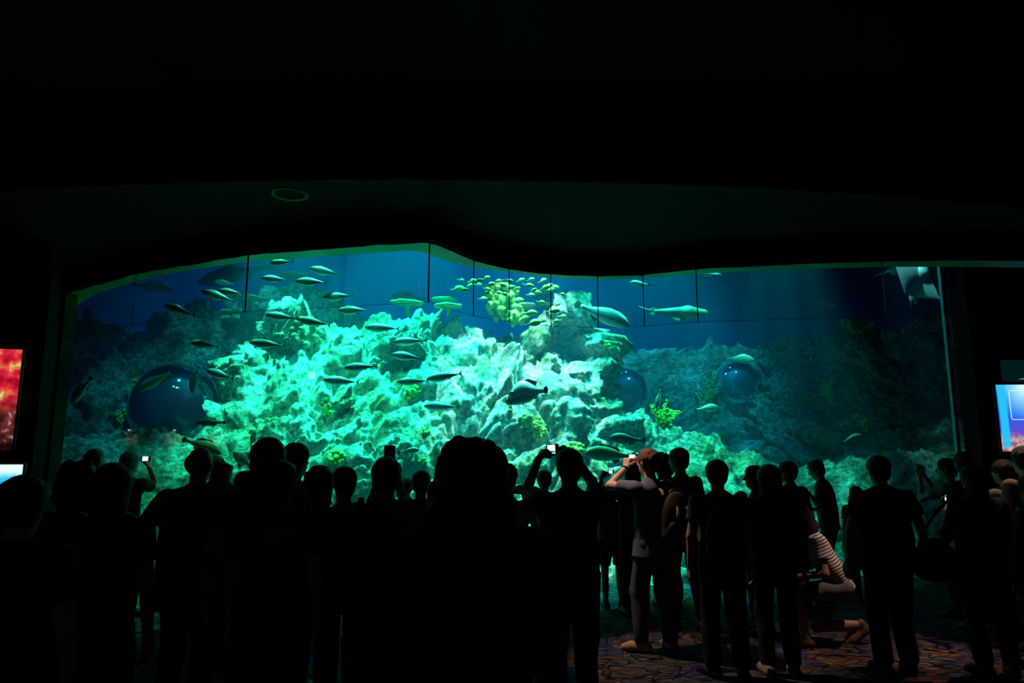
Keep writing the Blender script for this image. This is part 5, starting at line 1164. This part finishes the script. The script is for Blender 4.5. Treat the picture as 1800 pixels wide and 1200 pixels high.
mm = MB(); A = a['arm'][-1]; w0 = A[1] + (A[2] - A[1]) * .93; w1 = A[1] + (A[2] - A[1]) * 1.0
mm.tube([w0 * a['sc'], w1 * a['sc']], .034 * a['sc'], 14); wb = mm.build('wristwatch', M_plast, a['root'], True)
compact_camera('silver-backed camera with a white screen held by the lit man', P(1112, 803, 6.80), (0, .05, .25), size=1.0)
person('woman with wavy dark hair right behind the head of the lit man', 1164, 797, 8.2, 5, hair='curly', top=dk, seed=31, wd=.9)
person('man in black turned left with one foot forward, behind the boy with the dark backpack', 1194, 791, 7.25, 22, hair='short', top=dk, hyaw=28, seed=32, wd=.98, feet={-1: {'a': (-.16, .0, .09)}, 1: {'a': (.04, -.22, .09), 't': (1.0, .2, 0)}})
a = person('boy with protruding ears, grey T-shirt and dark backpack, feet on the lit carpet', 1256, 813, 5.68, -3, hair='short', top=(.10, .10, .10), wd=1.05, seed=33, feet={-1: {'a': (-.10, .02, .09), 't': (-.4, 1, 0)}, 1: {'a': (.13, .0, .09)}}, legw=1.05)
backpack('dark backpack on the back of the boy with protruding ears', a['org'], a['yaw'], a['sc'], 1.16, back_y(a), .33, .46, .15, (.02, .02, .022), seed=6)
person('small child whose head shows between the backpack boy and the long-haired woman', 1295, 866, 7.6, 0, hair='short', top=dk)
person('person seen in left profile beside the long-haired woman', 1326, 822, 7.0, 78, hair='short', top=dk, seed=35)
person('woman with long smooth dark hair in a dark jacket, standing on the lit carpet', 1346, 821, 5.75, -4, hair='long', top=dk2, sleeve='long', wd=1.02, seed=36, shoe=(.45, .28, .2))
person('man with a pale shirt collar turned left, right of the long-haired woman', 1384, 814, 7.6, 22, hair='short', top=(.05, .05, .05), sleeve='long', hyaw=22, seed=37, lean=4)
person('boy in black looking down and pointing left, in front of the glass', 1443, 810, 8.75, 62, hair='short', top=dk, hyaw=10, hpitch=22, seed=38, lean=6, L={'h': (1422, 868, -.1), 'e': (1440, 885, -.05), 'curl': .25, 'd': (0, 1, .25), 'n': (1, 0, -.3)}, R={'h': (1438, 892, -.15), 'e': (1462, 900, -.15)})
person('small child with a dark round head at the glass, left of the stout boy', 1494, 857, 8.4, 0, hair='short', top=dk)
person('stout boy in a black T-shirt standing with arms held out from his sides', 1539, 806, 5.8, 2, hair='short', top=dk, wd=1.22, seed=40, L={'l': (-.33, .04, .84), 'el': (-.6, -.1, 1.1)}, R={'l': (.36, .02, .84), 'el': (.6, -.1, 1.1)}, hem=.80, legw=1.12, fl=.02)
a = person('kneeling girl in a striped top and pale shorts, seen from the side', 1452, 900, 6.6, 84, h=1.62, hair='bob', tmat=striped(), bottom='shorts', bc=(.16, .15, .15), skin=2, hips=.54, lean=27, hpitch=30, seed=41, wd=.92, shoe=(.20, .10, .07),
           L={'l': (-.14, .42, .62), 'el': (-.3, .1, .6)}, R={'l': (.12, .40, .66), 'el': (.3, .1, .6)},
           feet={-1: {'a': (-.10, .36, .09), 'k': (-.1, .8, .9), 't': (0, 1, 0)}, 1: {'a': (.08, -.20, .17), 'k': (.1, .6, -.1), 't': (.0, .8, -.3), 'tz': -.05}}, vox=.0085)
a = person('person in a pale top with both forearms raised, at the right end of the window', 1660, 809, 7.7, 34, hair='short', top=(.12, .16, .15), skin=1, seed=42, hyaw=18, L={'h': (1617, 838, .2), 'e': (1626, 880, .1), 'curl': .9, 'd': (.1, .2, 1)}, R={'h': (1622, 832, .35), 'e': (1650, 866, .3), 'curl': .9, 'd': (.0, .2, 1)})
compact_camera('dark camera in the raised hands of the person at the right end of the glass', P(1616, 820, 8.05), (0, .2, .4), size=.8, lit=False)
person('person in a brimmed cap standing near the right edge of the window', 1690, 797, 7.1, 20, hair='cap', top=dk, hyaw=-50, seed=43)
a = person('big dark clothed person with long hair at the lower right, beside a shoulder bag', 1702, 822, 5.75, 8, hair='long', top=dk, sleeve='long', wd=1.2, seed=44, hem=.62, fl=.03, L={'h': (1664, 900, .25), 'e': (1664, 950, .1), 'curl': .8}, feet={-1: {'a': (-.10, .0, .09)}, 1: {'a': (.16, .0, .09), 't': (.5, 1, 0)}}, legw=1.1)
c = compact_camera('camera with a tiny green light held by the big dark clothed person', P(1660, 878, 6.06), (.0, 0, .9), size=.9)
MB().box((.0, -.012, .036), (.006, .004, .006)).build('indicator_light', principled('green_led', (.1, .8, .2), .4, emis=(.1, 1, .25), estr=2), c)
# shoulder bag hanging at the left of the big person
bg = empty('shoulder_bag', Vector((a['org'].x - .36, 5.8, .0))); tag(bg, 'big dark shoulder bag with a grey flap, hanging between two dark figures at right', 'bag')
F = SDF((-.22, -.12, .62), (.2, .12, 1.10), .01); F.ell((0, 0, .84), (.17, .085, .17), k=.05).cone((-.08, 0, .78), (.08, 0, .78), .08, .08, .06); F.build('bag_body', cloth((.02, .02, .022)), bg, .012, 12, 9)
F = SDF((-.12, -.12, .74), (.16, .0, 1.02), .009); F.cone((.03, -.075, .94), (.05, -.085, .80), .055, .05, .02, (0, 1, 0), .25); F.build('flap', cloth((.14, .18, .18)), bg, .006, 14, 2)
m = MB(); m.tube(smooth_poly([Vector(q) for q in ((-.12, 0, .94), (-.04, -.04, 1.15), (.18, -.06, 1.36), (.30, 0, 1.40), (.24, .08, 1.2), (.12, .05, .95))]), .012, 7).build('strap', cloth(dk), bg, True)
person('person in a pale grey shirt behind the brimmed cap, below the right screen', 1757, 812, 6.7, 14, hair='short', top=(.18, .21, .19), seed=45, hyaw=10)
person('person in a tan shirt standing in front of the right screen', 1794, 789, 6.3, 6, hair='short', top=(.30, .20, .14), seed=46, skin=1)
person('short person in a reddish jacket at the right edge of the photo', 1803, 842, 5.3, 12, hair='short', top=(.34, .10, .09), sleeve='long', seed=47)
